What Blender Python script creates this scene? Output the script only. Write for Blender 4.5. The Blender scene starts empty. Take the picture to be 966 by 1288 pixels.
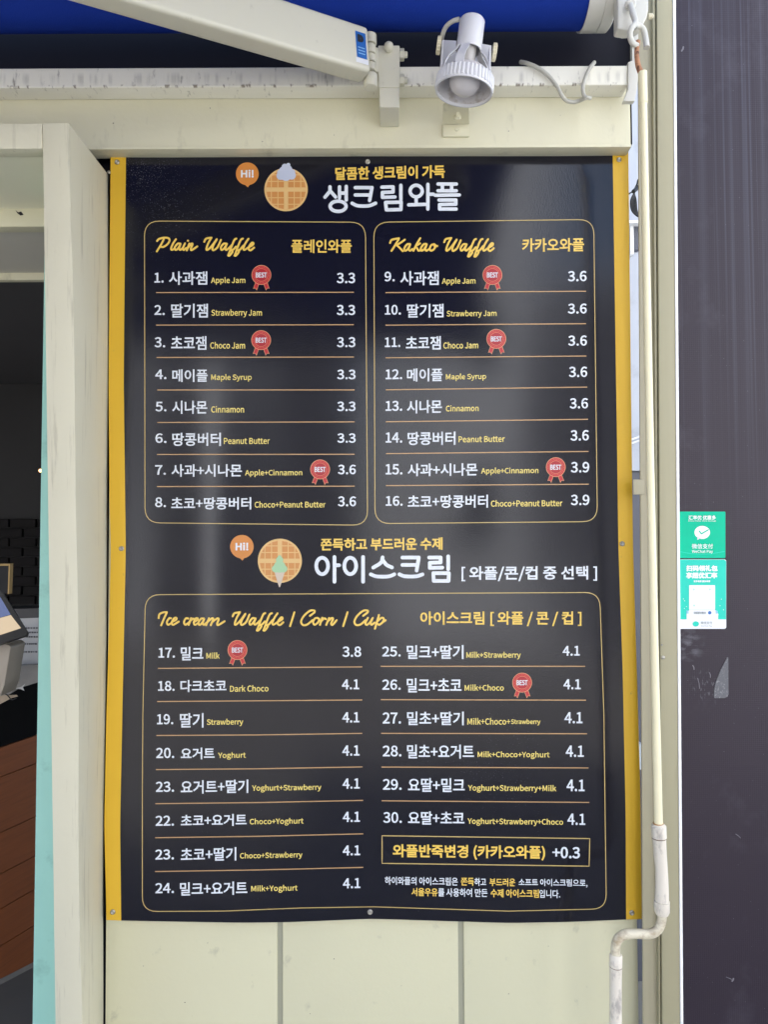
import bpy, bmesh, math, random, os
import numpy as np
from mathutils import Vector, Matrix
random.seed(7)
S = bpy.context.scene
COL = S.collection

# ------------------------------------------------------------------ camera
F = 893.0                       # focal length in photo pixels (photo 966 x 1288)
PITCH, ROLL = math.radians(1.75), math.radians(0.27)
CAM = Vector((0.0, -1.207, 1.5))
_r, _u, _f = Vector((1, 0, 0)), Vector((0, -math.sin(PITCH), math.cos(PITCH))), Vector((0, math.cos(PITCH), math.sin(PITCH)))
UP = _u * math.cos(ROLL) + _r * math.sin(ROLL)
RT = _r * math.cos(ROLL) - _u * math.sin(ROLL)
cam = bpy.data.cameras.new("camera")
cam.sensor_fit = 'VERTICAL'; cam.sensor_height = 36.0; cam.lens = 36.0 * F / 1288.0
cam.clip_start = 0.05; cam.clip_end = 400
cam_o = bpy.data.objects.new("camera", cam); COL.objects.link(cam_o)
M = Matrix((RT, UP, -_f)).transposed().to_4x4(); M.translation = CAM
cam_o.matrix_world = M
S.camera = cam_o

# ------------------------------------------------------------------ world, sun, exposure
SUN_EL, SUN_AZ = 46.0, -34.0    # sun stands behind the kiosk, to the left
w = bpy.data.worlds.new("World"); S.world = w; w.use_nodes = True
nt = w.node_tree; bg = nt.nodes['Background']
sky = nt.nodes.new('ShaderNodeTexSky'); sky.sky_type = 'NISHITA'; sky.sun_disc = False
sky.sun_elevation = math.radians(SUN_EL); sky.sun_rotation = math.radians(SUN_AZ)
sky.air_density = 1.0; sky.dust_density = 1.6; sky.ozone_density = 1.0
nt.links.new(sky.outputs[0], bg.inputs[0]); bg.inputs[1].default_value = 0.12
sun = bpy.data.lights.new("sun", 'SUN'); sun.energy = 3.6; sun.angle = math.radians(0.5); sun.color = (1, .95, .87)
sun_o = bpy.data.objects.new("sun", sun); COL.objects.link(sun_o)
el, az = math.radians(SUN_EL), math.radians(SUN_AZ)
sd = Vector((math.sin(az) * math.cos(el), math.cos(az) * math.cos(el), math.sin(el)))   # towards the sun
sun_o.rotation_euler = sd.to_track_quat('Z', 'Y').to_euler(); sun_o.location = (0, 0, 12)
S.view_settings.view_transform = 'Standard'; S.view_settings.look = 'None'
S.view_settings.exposure = 2.22; S.view_settings.gamma = 1.0
S.view_settings.use_curve_mapping = False

# ------------------------------------------------------------------ photo measure -> place on a plane Y = const
def pt(px, py, Y):
    d = _f * F + RT * (px - 483.0) + UP * (644.0 - py)
    return CAM + d * ((Y - CAM.y) / d.y)
def px2m(n, Y):                 # n photo pixels in metres at depth Y
    return n * (Y - CAM.y) / F

# ------------------------------------------------------------------ materials
def lin(c):
    return tuple(((v / 255.0 + .055) / 1.055) ** 2.4 if v > 10 else v / 255.0 / 12.92 for v in c)
def mat(name, col, rough=.5, metal=0.0, spec=.5, var=.06, scale=8, bump=0.0, bscale=200, stretch=(1, 1, 1),
        dirt=None, dirt_amt=.5, dirt_scale=(30, 30, 30), dirt_thr=(.62, .72), coat=0.0, rvar=0.0, emit=None):
    m = bpy.data.materials.new(name); m.use_nodes = True
    n = m.node_tree.nodes; l = m.node_tree.links
    b = n['Principled BSDF']
    b.inputs['Roughness'].default_value = rough; b.inputs['Metallic'].default_value = metal
    b.inputs['Specular IOR Level'].default_value = spec; b.inputs['Coat Weight'].default_value = coat
    geo = n.new('ShaderNodeNewGeometry')
    mp = n.new('ShaderNodeMapping'); mp.inputs['Scale'].default_value = stretch
    l.new(geo.outputs['Position'], mp.inputs['Vector'])
    nz = n.new('ShaderNodeTexNoise'); nz.inputs['Scale'].default_value = scale; nz.inputs['Detail'].default_value = 6
    l.new(mp.outputs[0], nz.inputs['Vector'])
    mx = n.new('ShaderNodeMix'); mx.data_type = 'RGBA'
    mx.inputs['A'].default_value = tuple(c * (1 - var) for c in col) + (1,)
    mx.inputs['B'].default_value = tuple(min(1, c * (1 + var)) for c in col) + (1,)
    l.new(nz.outputs['Fac'], mx.inputs['Factor'])
    out = mx.outputs['Result']
    if dirt is not None:
        mp2 = n.new('ShaderNodeMapping'); mp2.inputs['Scale'].default_value = dirt_scale
        l.new(geo.outputs['Position'], mp2.inputs['Vector'])
        nd = n.new('ShaderNodeTexNoise'); nd.inputs['Scale'].default_value = 1; nd.inputs['Detail'].default_value = 5
        nd.inputs['Roughness'].default_value = .65
        l.new(mp2.outputs[0], nd.inputs['Vector'])
        mr = n.new('ShaderNodeMapRange'); mr.inputs['From Min'].default_value = dirt_thr[0]; mr.inputs['From Max'].default_value = dirt_thr[1]
        mr.inputs['To Max'].default_value = dirt_amt
        l.new(nd.outputs['Fac'], mr.inputs['Value'])
        m2 = n.new('ShaderNodeMix'); m2.data_type = 'RGBA'; m2.inputs['B'].default_value = tuple(dirt) + (1,)
        l.new(out, m2.inputs['A']); l.new(mr.outputs[0], m2.inputs['Factor']); out = m2.outputs['Result']
    l.new(out, b.inputs['Base Color'])
    if rvar:
        r = n.new('ShaderNodeMapRange'); r.inputs['To Min'].default_value = rough - rvar; r.inputs['To Max'].default_value = rough + rvar
        l.new(nz.outputs['Fac'], r.inputs['Value']); l.new(r.outputs[0], b.inputs['Roughness'])
    if bump:
        nb = n.new('ShaderNodeTexNoise'); nb.inputs['Scale'].default_value = bscale; nb.inputs['Detail'].default_value = 4
        l.new(geo.outputs['Position'], nb.inputs['Vector'])
        bp = n.new('ShaderNodeBump'); bp.inputs['Strength'].default_value = bump; bp.inputs['Distance'].default_value = .001
        l.new(nb.outputs['Fac'], bp.inputs['Height']); l.new(bp.outputs[0], b.inputs['Normal'])
    if emit:
        b.inputs['Emission Color'].default_value = tuple(emit[:3]) + (1,); b.inputs['Emission Strength'].default_value = emit[3]
    return m
DIRT = (.10, .085, .065)
M_WALL = mat('wall_paint', (.66, .635, .44), .55, var=.06, scale=3, bump=.25, bscale=120, dirt=(.30, .29, .22), dirt_amt=.55, dirt_scale=(26, 26, 22), dirt_thr=(.62, .78))
M_BEAM = mat('beam_paint', (.68, .65, .475), .5, var=.05, scale=7, bump=.25, bscale=150, dirt=(.28, .26, .19), dirt_amt=.5, dirt_scale=(30, 30, 9), dirt_thr=(.6, .8))
M_FRAME = mat('window_frame_paint', (.63, .60, .46), .5, var=.05, scale=6, bump=.35, bscale=90, dirt=(.24, .21, .15), dirt_amt=.7, dirt_scale=(130, 90, 5), dirt_thr=(.58, .78))
M_BAR = mat('bar_enamel', (.82, .80, .70), .42, var=.05, scale=9, bump=.15, dirt=DIRT, dirt_amt=.75, dirt_scale=(95, 30, 26), dirt_thr=(.60, .74))
M_WHITE = mat('white_enamel', (.60, .59, .53), .38, var=.03, scale=12, bump=.12, dirt=(.25, .22, .17), dirt_amt=.55, dirt_scale=(70, 70, 70), dirt_thr=(.66, .76))
M_ARM = mat('arm_enamel', (.66, .64, .52), .38, var=.03, scale=10, bump=.1, dirt=(.3, .27, .2), dirt_amt=.35, dirt_scale=(60, 60, 60), dirt_thr=(.66, .76))
M_LAMP = mat('lamp_white', (.74, .745, .77), .35, var=.02, scale=14, dirt=(.3, .28, .24), dirt_amt=.4, dirt_scale=(90, 90, 90), dirt_thr=(.66, .78))
M_BULB = mat('frosted_bulb', (.66, .64, .66), .25, var=.05, scale=40, dirt=(.3, .26, .22), dirt_amt=.5, dirt_scale=(160, 160, 160), dirt_thr=(.68, .76), coat=.3)
M_LAMPIN = mat('lamp_reflector', (.62, .60, .60), .4, var=.06, scale=40, dirt=(.28, .22, .16), dirt_amt=.6, dirt_scale=(60, 60, 60), dirt_thr=(.52, .66))
M_IVORY = mat('ivory_plastic', (.72, .66, .47), .45, var=.05, scale=30)
M_NAVY = mat('dark_navy_cladding', (.006, .005, .011), .55, spec=.25, var=.15, scale=10, bump=.1)
M_FABRIC = mat('blue_awning_fabric', (.004, .028, .26), .8, spec=.2, var=.12, scale=30, bump=.5, bscale=500, stretch=(.2, 1, 1))
M_YEL = mat('yellow_vinyl', (.74, .45, .035), .38, spec=.3, var=.03, scale=9, dirt=(.3, .2, .07), dirt_amt=.5, dirt_scale=(90, 90, 90), dirt_thr=(.68, .76))
M_METAL = mat('screw_steel', (.42, .40, .36), .35, metal=.9, var=.2, scale=300)
M_ALU = mat('beige_aluminium', (.36, .33, .21), .42, var=.04, scale=3, stretch=(60, 60, .6), bump=.05)
M_ALU2 = mat('beige_aluminium_side', (.38, .345, .235), .42, var=.04, scale=3, stretch=(60, 60, .6))
M_EDGE = mat('white_edge_plastic', (.92, .92, .92), .3, var=.01)
M_TEAL = mat('teal_paint', (.34, .64, .55), .5, var=.05, scale=5, bump=.15, dirt=(.2, .4, .34), dirt_amt=.5, dirt_scale=(20, 20, 20), dirt_thr=(.6, .75))
M_ROD = mat('cream_plastic_coating', (.86, .79, .54), .35, var=.03, scale=14)
M_GRIP = mat('old_white_plastic', (.74, .68, .58), .45, var=.08, scale=18, bump=.3, bscale=150, dirt=(.32, .29, .27), dirt_amt=.75, dirt_scale=(60, 60, 26), dirt_thr=(.52, .66))
M_RODS = mat('stained_plastic', (.70, .64, .49), .4, var=.08, scale=25, dirt=(.28, .18, .08), dirt_amt=.7, dirt_scale=(40, 40, 60), dirt_thr=(.5, .68))
M_RUST = mat('rusty_steel', (.42, .20, .10), .7, var=.3, scale=90, bump=.6, bscale=400, dirt=(.08, .03, .02), dirt_amt=.9, dirt_scale=(150, 150, 150), dirt_thr=(.5, .62))
M_CABLE = mat('grey_cable', (.50, .49, .43), .5, var=.05, scale=60)
M_BLACK = mat('black_rubber', (.012, .012, .013), .45, var=.1)
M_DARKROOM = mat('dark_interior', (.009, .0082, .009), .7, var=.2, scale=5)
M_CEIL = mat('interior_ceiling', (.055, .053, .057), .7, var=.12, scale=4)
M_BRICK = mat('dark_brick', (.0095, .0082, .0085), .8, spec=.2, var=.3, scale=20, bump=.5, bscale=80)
M_WOOD = mat('brown_wood', (.30, .085, .022), .55, var=.22, scale=3, stretch=(3, 3, 60), bump=.15, bscale=90, dirt=(.14, .04, .014), dirt_amt=.5, dirt_scale=(5, 5, 120), dirt_thr=(.5, .8))
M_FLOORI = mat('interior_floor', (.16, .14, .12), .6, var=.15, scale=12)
M_PAPER = mat('white_paper', (.62, .61, .60), .6, var=.04, scale=20)
M_TAN = mat('tan_carton', (.42, .33, .24), .5, var=.1, scale=20)
M_SCREEN = mat('screen_blue', (.02, .03, .08), .15, emit=(.10, .13, .26, .25))
M_SCREEN2 = mat('screen_tan', (.10, .08, .06), .15, emit=(.42, .33, .22, .35))
M_WARM = mat('warm_bulb', (1, .7, .35), .4, emit=(1, .55, .2, 1.2))
M_GOLD = mat('gilt_trim', (.35, .24, .10), .35, metal=.6)
M_GREY = mat('grey_tray', (.28, .26, .24), .5, var=.15, scale=60, bump=.4)
M_CONC = mat('pale_render', (.52, .55, .62), .7, var=.06, scale=6, bump=.4, bscale=60, dirt=(.35, .37, .42), dirt_amt=.5, dirt_scale=(9, 9, 9), dirt_thr=(.55, .7))
M_SHUT = mat('slate_grey_door', (.10, .105, .13), .5, var=.1, scale=8)
M_TILE = mat('pale_tile', (.60, .63, .68), .4, var=.06, scale=9)
M_GROUND = mat('paving', (.25, .24, .22), .8, var=.15, scale=3, bump=.5, bscale=40)
M_OPP = mat('cream_render', (.55, .50, .42), .8, var=.1, scale=.8)
M_GLASS = mat('shop_glass', (.03, .035, .04), .08, var=.1)
M_DARKMETAL = mat('dark_metal', (.05, .05, .055), .4, metal=.3)

def edge_grime(m, z, half, amt=.8):
    # rusty specks and drip ends that sit along the bar's lower arris
    n = m.node_tree.nodes; l = m.node_tree.links; b = n['Principled BSDF']; prev = b.inputs['Base Color'].links[0].from_socket
    geo = n.new('ShaderNodeNewGeometry'); sep = n.new('ShaderNodeSeparateXYZ'); l.new(geo.outputs['Position'], sep.inputs[0])
    for (sc, thr, zz, hh, colr, am) in (((130, 1, 70), (.55, .64), z, half, (.12, .08, .045), amt), ((90, 1, 9), (.50, .80), z + .012, .013, (.22, .21, .19), .55)):
        a = n.new('ShaderNodeVectorMath'); a.operation = 'DISTANCE'; cmb = n.new('ShaderNodeCombineXYZ')
        l.new(sep.outputs['Y'], cmb.inputs[1]); l.new(sep.outputs['Z'], cmb.inputs[2]); l.new(cmb.outputs[0], a.inputs[0]); a.inputs[1].default_value = (0, -.064, zz)
        f = n.new('ShaderNodeMapRange'); f.inputs['From Min'].default_value = hh; f.inputs['From Max'].default_value = hh * .3; l.new(a.outputs['Value'], f.inputs['Value'])
        mp = n.new('ShaderNodeMapping'); mp.inputs['Scale'].default_value = sc; l.new(geo.outputs['Position'], mp.inputs['Vector'])
        nz = n.new('ShaderNodeTexNoise'); nz.inputs['Scale'].default_value = 1; nz.inputs['Detail'].default_value = 3; l.new(mp.outputs[0], nz.inputs['Vector'])
        mr = n.new('ShaderNodeMapRange'); mr.inputs['From Min'].default_value = thr[0]; mr.inputs['From Max'].default_value = thr[1]; mr.inputs['To Max'].default_value = am; l.new(nz.outputs['Fac'], mr.inputs['Value'])
        mm = n.new('ShaderNodeMath'); mm.operation = 'MULTIPLY'; l.new(f.outputs[0], mm.inputs[0]); l.new(mr.outputs[0], mm.inputs[1])
        mx = n.new('ShaderNodeMix'); mx.data_type = 'RGBA'; mx.inputs['B'].default_value = colr + (1,)
        l.new(prev, mx.inputs['A']); l.new(mm.outputs[0], mx.inputs['Factor']); prev = mx.outputs['Result']
    l.new(prev, b.inputs['Base Color'])
edge_grime(M_BAR, pt(300, 109, -.064).z + .001, .0042)
def mesh_screen_mat():          # dark woven door panel: fine weave, pale vertical rub marks, scuffs
    m = mat('dark_woven_panel', (.030, .022, .032), .42, var=.08, scale=6, dirt=(.09, .08, .10), dirt_amt=.35, dirt_scale=(10, 10, 8), dirt_thr=(.60, .80), spec=.35)
    n = m.node_tree.nodes; l = m.node_tree.links; b = n['Principled BSDF']
    geo = n.new('ShaderNodeNewGeometry')
    prev = b.inputs['Base Color'].links[0].from_socket
    def layer(prev, scl, thr, amt, colr, det=2, mul=None):
        mp = n.new('ShaderNodeMapping'); mp.inputs['Scale'].default_value = scl; l.new(geo.outputs['Position'], mp.inputs['Vector'])
        nz = n.new('ShaderNodeTexNoise'); nz.inputs['Scale'].default_value = 1; nz.inputs['Detail'].default_value = det; l.new(mp.outputs[0], nz.inputs['Vector'])
        mr = n.new('ShaderNodeMapRange'); mr.inputs['From Min'].default_value = thr[0]; mr.inputs['From Max'].default_value = thr[1]; mr.inputs['To Max'].default_value = amt
        l.new(nz.outputs['Fac'], mr.inputs['Value']); fac = mr.outputs[0]
        if mul is not None:
            mm = n.new('ShaderNodeMath'); mm.operation = 'MULTIPLY'; l.new(fac, mm.inputs[0]); l.new(mul, mm.inputs[1]); fac = mm.outputs[0]
        mx = n.new('ShaderNodeMix'); mx.data_type = 'RGBA'; mx.inputs['B'].default_value = colr + (1,)
        l.new(prev, mx.inputs['A']); l.new(fac, mx.inputs['Factor']); return mx.outputs['Result']
    sep = n.new('ShaderNodeSeparateXYZ'); l.new(geo.outputs['Position'], sep.inputs[0])
    hi = n.new('ShaderNodeMapRange'); hi.inputs['From Min'].default_value = 1.45; hi.inputs['From Max'].default_value = 2.1; l.new(sep.outputs['Z'], hi.inputs['Value'])
    prev = layer(prev, (150, 1, .8), (.54, .70), .14, (.22, .23, .30), 2, hi.outputs[0])
    prev = layer(prev, (35, 1, .5), (.50, .78), .16, (.17, .17, .22), 2, hi.outputs[0])
    prev = layer(prev, (420, 420, 420), (.76, .80), .4, (.35, .35, .38), 1)
    vd = n.new('ShaderNodeVectorMath'); vd.operation = 'DISTANCE'; vd.inputs[1].default_value = tuple(pt(866, 812, -.045)); l.new(geo.outputs['Position'], vd.inputs[0])
    sm_ = n.new('ShaderNodeMapRange'); sm_.inputs['From Min'].default_value = .035; sm_.inputs['From Max'].default_value = .005; l.new(vd.outputs['Value'], sm_.inputs['Value'])
    prev = layer(prev, (60, 60, 110), (.45, .70), .6, (.22, .22, .25), 4, sm_.outputs[0])
    vd = n.new('ShaderNodeVectorMath'); vd.operation = 'DISTANCE'; vd.inputs[1].default_value = tuple(pt(890, 864, -.045)); l.new(geo.outputs['Position'], vd.inputs[0])
    sm_ = n.new('ShaderNodeMapRange'); sm_.inputs['From Min'].default_value = .034; sm_.inputs['From Max'].default_value = .006; l.new(vd.outputs['Value'], sm_.inputs['Value'])
    prev = layer(prev, (300, 300, 120), (.58, .66), .45, (.22, .22, .24), 3, sm_.outputs[0])
    l.new(prev, b.inputs['Base Color'])
    wv = n.new('ShaderNodeTexWave'); wv.bands_direction = 'Z'; wv.inputs['Scale'].default_value = 95; wv.inputs['Distortion'].default_value = .4
    wv2 = n.new('ShaderNodeTexWave'); wv2.bands_direction = 'X'; wv2.inputs['Scale'].default_value = 95; wv2.inputs['Distortion'].default_value = .4
    l.new(geo.outputs['Position'], wv.inputs['Vector']); l.new(geo.outputs['Position'], wv2.inputs['Vector'])
    ad = n.new('ShaderNodeMath'); l.new(wv.outputs['Fac'], ad.inputs[0]); l.new(wv2.outputs['Fac'], ad.inputs[1])
    bp = n.new('ShaderNodeBump'); bp.inputs['Strength'].default_value = .16; bp.inputs['Distance'].default_value = .0005
    l.new(ad.outputs[0], bp.inputs['Height']); l.new(bp.outputs[0], b.inputs['Normal'])
    return m
M_SCREENDOOR = mesh_screen_mat()

def print_mat(name, col, rough=.30):
    return mat(name, col, rough, var=.02, scale=60, spec=.5)
def board_mat():                # glossy black-navy print, dust specks rubbed in near the top left corner
    m = mat('navy_vinyl', (.007, .007, .013),   .14, var=.12, scale=4, spec=.42, bump=.08, bscale=420, rvar=.03)
    n = m.node_tree.nodes; l = m.node_tree.links; b = n['Principled BSDF']
    prev = b.inputs['Base Color'].links[0].from_socket
    geo = n.new('ShaderNodeNewGeometry')
    def specks(prev, centre, rad, scl, thr, amt):
        vd = n.new('ShaderNodeVectorMath'); vd.operation = 'DISTANCE'; vd.inputs[1].default_value = centre; l.new(geo.outputs['Position'], vd.inputs[0])
        fall = n.new('ShaderNodeMapRange'); fall.inputs['From Min'].default_value = rad; fall.inputs['From Max'].default_value = 0; l.new(vd.outputs['Value'], fall.inputs['Value'])
        nz = n.new('ShaderNodeTexNoise'); nz.inputs['Scale'].default_value = scl; nz.inputs['Detail'].default_value = 1; l.new(geo.outputs['Position'], nz.inputs['Vector'])
        sub = n.new('ShaderNodeMath'); sub.operation = 'MULTIPLY_ADD'; sub.inputs[1].default_value = .16; l.new(fall.outputs[0], sub.inputs[0]); l.new(nz.outputs['Fac'], sub.inputs[2])
        mr = n.new('ShaderNodeMapRange'); mr.inputs['From Min'].default_value = thr; mr.inputs['From Max'].default_value = thr + .03; mr.inputs['To Max'].default_value = amt; l.new(sub.outputs[0], mr.inputs['Value'])
        mx = n.new('ShaderNodeMix'); mx.data_type = 'RGBA'; mx.inputs['B'].default_value = (.30, .30, .31, 1)
        l.new(prev, mx.inputs['A']); l.new(mr.outputs[0], mx.inputs['Factor']); return mx.outputs['Result']
    prev = specks(prev, tuple(pt(190, 225, 0)), .20, 620, .80, .45)
    prev = specks(prev, tuple(pt(620, 950, 0)), .25, 700, .85, .35)
    l.new(prev, b.inputs['Base Color'])
    return m
M_BOARD = board_mat()
P_WHITE = print_mat('print_white', (.72, .76, .81)); P_GOLD = print_mat('print_gold', (.82, .55, .10))
P_PALE = print_mat('print_pale_gold', (.86, .68, .18)); P_LINE = print_mat('print_bronze', (.56, .33, .15))
P_BORDER = print_mat('print_border_gold', (.58, .42, .15))
P_RED = print_mat('print_red', (.50, .018, .028)); P_RED2 = print_mat('print_deep_red', (.40, .015, .025)); P_PEACH = print_mat('print_peach', (.72, .32, .16))
P_ORANGE = print_mat('print_orange', (.62, .23, .045)); P_WAF = print_mat('print_waffle', (.60, .26, .07)); P_WAFL = print_mat('print_waffle_light', (.72, .47, .19))
P_CREAM = print_mat('print_cream', (.50, .54, .66)); P_MINT = print_mat('print_mint', (.36, .58, .34)); P_CONE = print_mat('print_cone', (.60, .50, .40))
P_GREEN = mat('sticker_green', (.0, .50, .29), .25, spec=.2, var=.10, scale=14); P_AQUA = mat('sticker_aqua', (.03, .60, .46), .25, spec=.2, var=.06, scale=14)
P_SW = mat('sticker_white', (.82, .84, .86), .3, var=.01); P_SGREY = mat('sticker_grey', (.30, .34, .36), .4, var=.01)
P_SBLUE = mat('sticker_blue', (.02, .13, .45), .3, var=.08, scale=60); P_SKY = mat('sticker_sky', (.30, .55, .80), .3)
P_INK = mat('ink_black', (.02, .022, .03), .4)

# ------------------------------------------------------------------ object helpers
def root(name, label, cat, loc, group=None):
    o = bpy.data.objects.new(name, None); COL.objects.link(o); o.location = loc; o.empty_display_size = .05
    o['label'] = label; o['category'] = cat
    if group: o['group'] = group
    bpy.context.view_layer.update()
    return o
def gloc(o):
    v = Vector(o.location)
    while o.parent: o = o.parent; v = v + Vector(o.location)
    return v
def mk(name, verts, faces, m, parent=None, smooth=False, bevel=0, seg=2, mats=None, fidx=None, angle=40):
    """one mesh object; verts in world coordinates, origin put at the mesh's own centre"""
    me = bpy.data.meshes.new(name)
    vs = [Vector(v) for v in verts]
    lo = Vector((min(v.x for v in vs), min(v.y for v in vs), min(v.z for v in vs)))
    hi = Vector((max(v.x for v in vs), max(v.y for v in vs), max(v.z for v in vs)))
    c = (lo + hi) / 2
    me.from_pydata([v - c for v in vs], [], faces)
    bm = bmesh.new(); bm.from_mesh(me)
    if bevel:
        bmesh.ops.recalc_face_normals(bm, faces=bm.faces)
        bmesh.ops.bevel(bm, geom=list(bm.edges), offset=bevel, segments=seg, profile=.6, affect='EDGES', clamp_overlap=True)
    bmesh.ops.recalc_face_normals(bm, faces=bm.faces)
    bm.to_mesh(me); bm.free()
    me.materials.append(m)
    if smooth or bevel:
        me.polygons.foreach_set('use_smooth', [True] * len(me.polygons))
        me.set_sharp_from_angle(angle=math.radians(angle))
    o = bpy.data.objects.new(name, me); COL.objects.link(o)
    o.location = c
    if parent is not None:
        o.parent = parent; o.location = c - gloc(parent)
    return o
def box(name, x0, x1, y0, y1, z0, z1, m, parent=None, bevel=0, seg=2):
    v = [(x, y, z) for z in (z0, z1) for y in (y0, y1) for x in (x0, x1)]
    f = [(0, 2, 3, 1), (4, 5, 7, 6), (0, 1, 5, 4), (2, 6, 7, 3), (0, 4, 6, 2), (1, 3, 7, 5)]
    return mk(name, v, f, m, parent, bevel=bevel, seg=seg)
def prism(name, poly, Yf, Yb, m, parent=None, bevel=0, seg=2, pxl=True):
    """outline measured on the plane Y = Yf, given real thickness back to Yb"""
    P = [pt(a, b, Yf) if pxl else Vector((a, Yf, b)) for a, b in poly]
    n = len(P)
    v = P + [Vector((p.x, Yb, p.z)) for p in P]
    f = [tuple(range(n)), tuple(range(2 * n - 1, n - 1, -1))] + [(i, (i + 1) % n, n + (i + 1) % n, n + i) for i in range(n)]
    return mk(name, v, f, m, parent, bevel=bevel, seg=seg)
def rbox(name, px0, py0, px1, py1, Yf, Yb, m, parent=None, bevel=0, seg=2):
    a, b = pt(px0, py0, Yf), pt(px1, py1, Yf)
    return box(name, a.x, b.x, Yf, Yb, b.z, a.z, m, parent, bevel, seg)
def catmull(P, k=6):
    P = [Vector(p) for p in P]
    if len(P) < 3: return P
    Q = [P[0] * 2 - P[1]] + P + [P[-1] * 2 - P[-2]]; out = []
    for i in range(1, len(Q) - 2):
        a, b, c, d = Q[i - 1:i + 3]
        for j in range(k):
            t = j / k
            out.append(.5 * ((2 * b) + (c - a) * t + (2 * a - 5 * b + 4 * c - d) * t * t + (3 * b - a - 3 * c + d) * t ** 3))
    return out + [P[-1]]
def tube(name, P, r, m, parent=None, seg=16, curve=True, k=6, cap=True):
    R = r if isinstance(r, (list, tuple)) else [r] * len(P)
    P0 = [Vector(p) for p in P]
    if curve and len(P0) > 2:
        PP = catmull(P0, k); rr = []
        for i in range(len(PP)):
            t = i / k; j = min(int(t), len(R) - 2); f = min(1, t - j); rr.append(R[j] * (1 - f) + R[j + 1] * f)
    else: PP, rr = P0, list(R)
    v, f = [], []; prev = None
    for i, p in enumerate(PP):
        t = (PP[min(i + 1, len(PP) - 1)] - PP[max(i - 1, 0)]).normalized()
        if prev is None:
            a = Vector((0, 1, 0)) if abs(t.y) < .9 else Vector((1, 0, 0)); n1 = (a - t * a.dot(t)).normalized()
        else: n1 = (prev - t * prev.dot(t)).normalized()
        prev = n1; n2 = t.cross(n1)
        for s in range(seg):
            an = 2 * math.pi * s / seg; v.append(p + (n1 * math.cos(an) + n2 * math.sin(an)) * rr[i])
    for i in range(len(PP) - 1):
        for s in range(seg): f.append((i * seg + s, i * seg + (s + 1) % seg, (i + 1) * seg + (s + 1) % seg, (i + 1) * seg + s))
    if cap: f += [tuple(range(seg)), tuple(range((len(PP) - 1) * seg, len(PP) * seg))]
    return mk(name, v, f, m, parent, smooth=True)
def lathe(name, prof, origin, axis, m, parent=None, seg=32, closed=False, rib=0, ribr=None, angle=40):
    """prof: (distance along axis, radius); rib: ribs added on profile rows listed in ribr"""
    ax = Vector(axis).normalized(); o = Vector(origin)
    a = Vector((1, 0, 0)) if abs(ax.x) < .9 else Vector((0, 1, 0))
    n1 = (a - ax * a.dot(ax)).normalized(); n2 = ax.cross(n1); v, f = [], []
    for j, (h, r) in enumerate(prof):
        for s in range(seg):
            an = 2 * math.pi * s / seg
            rr = r + (rib if (ribr and j in ribr and s % 4 < 2) else 0)
            v.append(o + ax * h + (n1 * math.cos(an) + n2 * math.sin(an)) * rr)
    for j in range(len(prof) - 1):
        for s in range(seg): f.append((j * seg + s, j * seg + (s + 1) % seg, (j + 1) * seg + (s + 1) % seg, (j + 1) * seg + s))
    if closed:
        j = len(prof) - 1
        for s in range(seg): f.append((j * seg + s, j * seg + (s + 1) % seg, (s + 1) % seg, s))
    else:
        if prof[0][1] > 1e-5: f.append(tuple(range(seg)))
        if prof[-1][1] > 1e-5: f.append(tuple(range((len(prof) - 1) * seg, len(prof) * seg)))
    return mk(name, v, f, m, parent, smooth=True, angle=angle)
def copy_to(o, loc, parent=None, rot=None):
    c = o.copy(); COL.objects.link(c); c.parent = parent if parent else o.parent
    c.location = Vector(loc) - (gloc(c.parent) if c.parent else Vector())
    if rot: c.rotation_euler = rot
    return c
def struct(o, kind='structure'): o['kind'] = kind; return o
def tag(o, label, cat, group=None):
    o['label'] = label; o['category'] = cat
    if group: o['group'] = group
    return o

# ================================================================== SETTING: ground and street behind the camera
struct(mk('ground', [(-60, -60, 0), (60, -60, 0), (60, 60, 0), (-60, 60, 0)], [(0, 1, 2, 3)], M_GROUND))
def street_building(x0, x1, y, h, m, label):
    r = root('street_building', label, 'building', ((x0 + x1) / 2, y, 0), 'houses across the street')
    box('wall', x0, x1, y - 6, y, 0, h, m, r)
    z = 1.0
    while z + 1.3 < h:
        nx = int((x1 - x0) / 1.8)
        for i in range(nx):
            cx = x0 + (x1 - x0) * (i + .5) / nx
            fr = box('window', cx - .5, cx + .5, y, y + .05, z, z + 1.2, M_EDGE, r)
            box('pane', cx - .44, cx + .44, y + .05, y + .058, z + .06, z + 1.14, M_GLASS, fr)
        z += 2.8
    box('cornice', x0 - .05, x1 + .05, y, y + .12, h, h + .15, M_OPP, r)
M_GREYB = mat('grey_render', (.11, .11, .12), .8, var=.1, scale=.8)
M_WHITEB = mat('white_render', (.80, .82, .86), .8, var=.05, scale=.8)
street_building(-14, -3.0, -8.5, 6.0, M_GREYB, 'grey rendered building across the street on the left')
street_building(-2.9, -2.0, -8.3, 5.4, M_WHITEB, 'narrow unseen white building added across the street for the board reflection')  # unseen, added so a pale band shows in the board's left half
street_building(-1.9, -.25, -8.7, 4.6, M_GREYB, 'low grey building across the street')
street_building(.0, 2.35, -8.2, 9.5, M_WHITEB, 'unseen tall white building added across the street for the bright board reflection')  # unseen, placed and whitened to give the board its bright sheen
street_building(2.4, 5.3, -8.4, 5.0, M_GREYB, 'unseen dark grey building added to end the bright board reflection on the right')  # unseen, kept dark so the bright sheen stops towards the right
street_building(5.4, 14, -8.5, 5.0, M_OPP, 'cream rendered building across the street at the far right')

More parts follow.
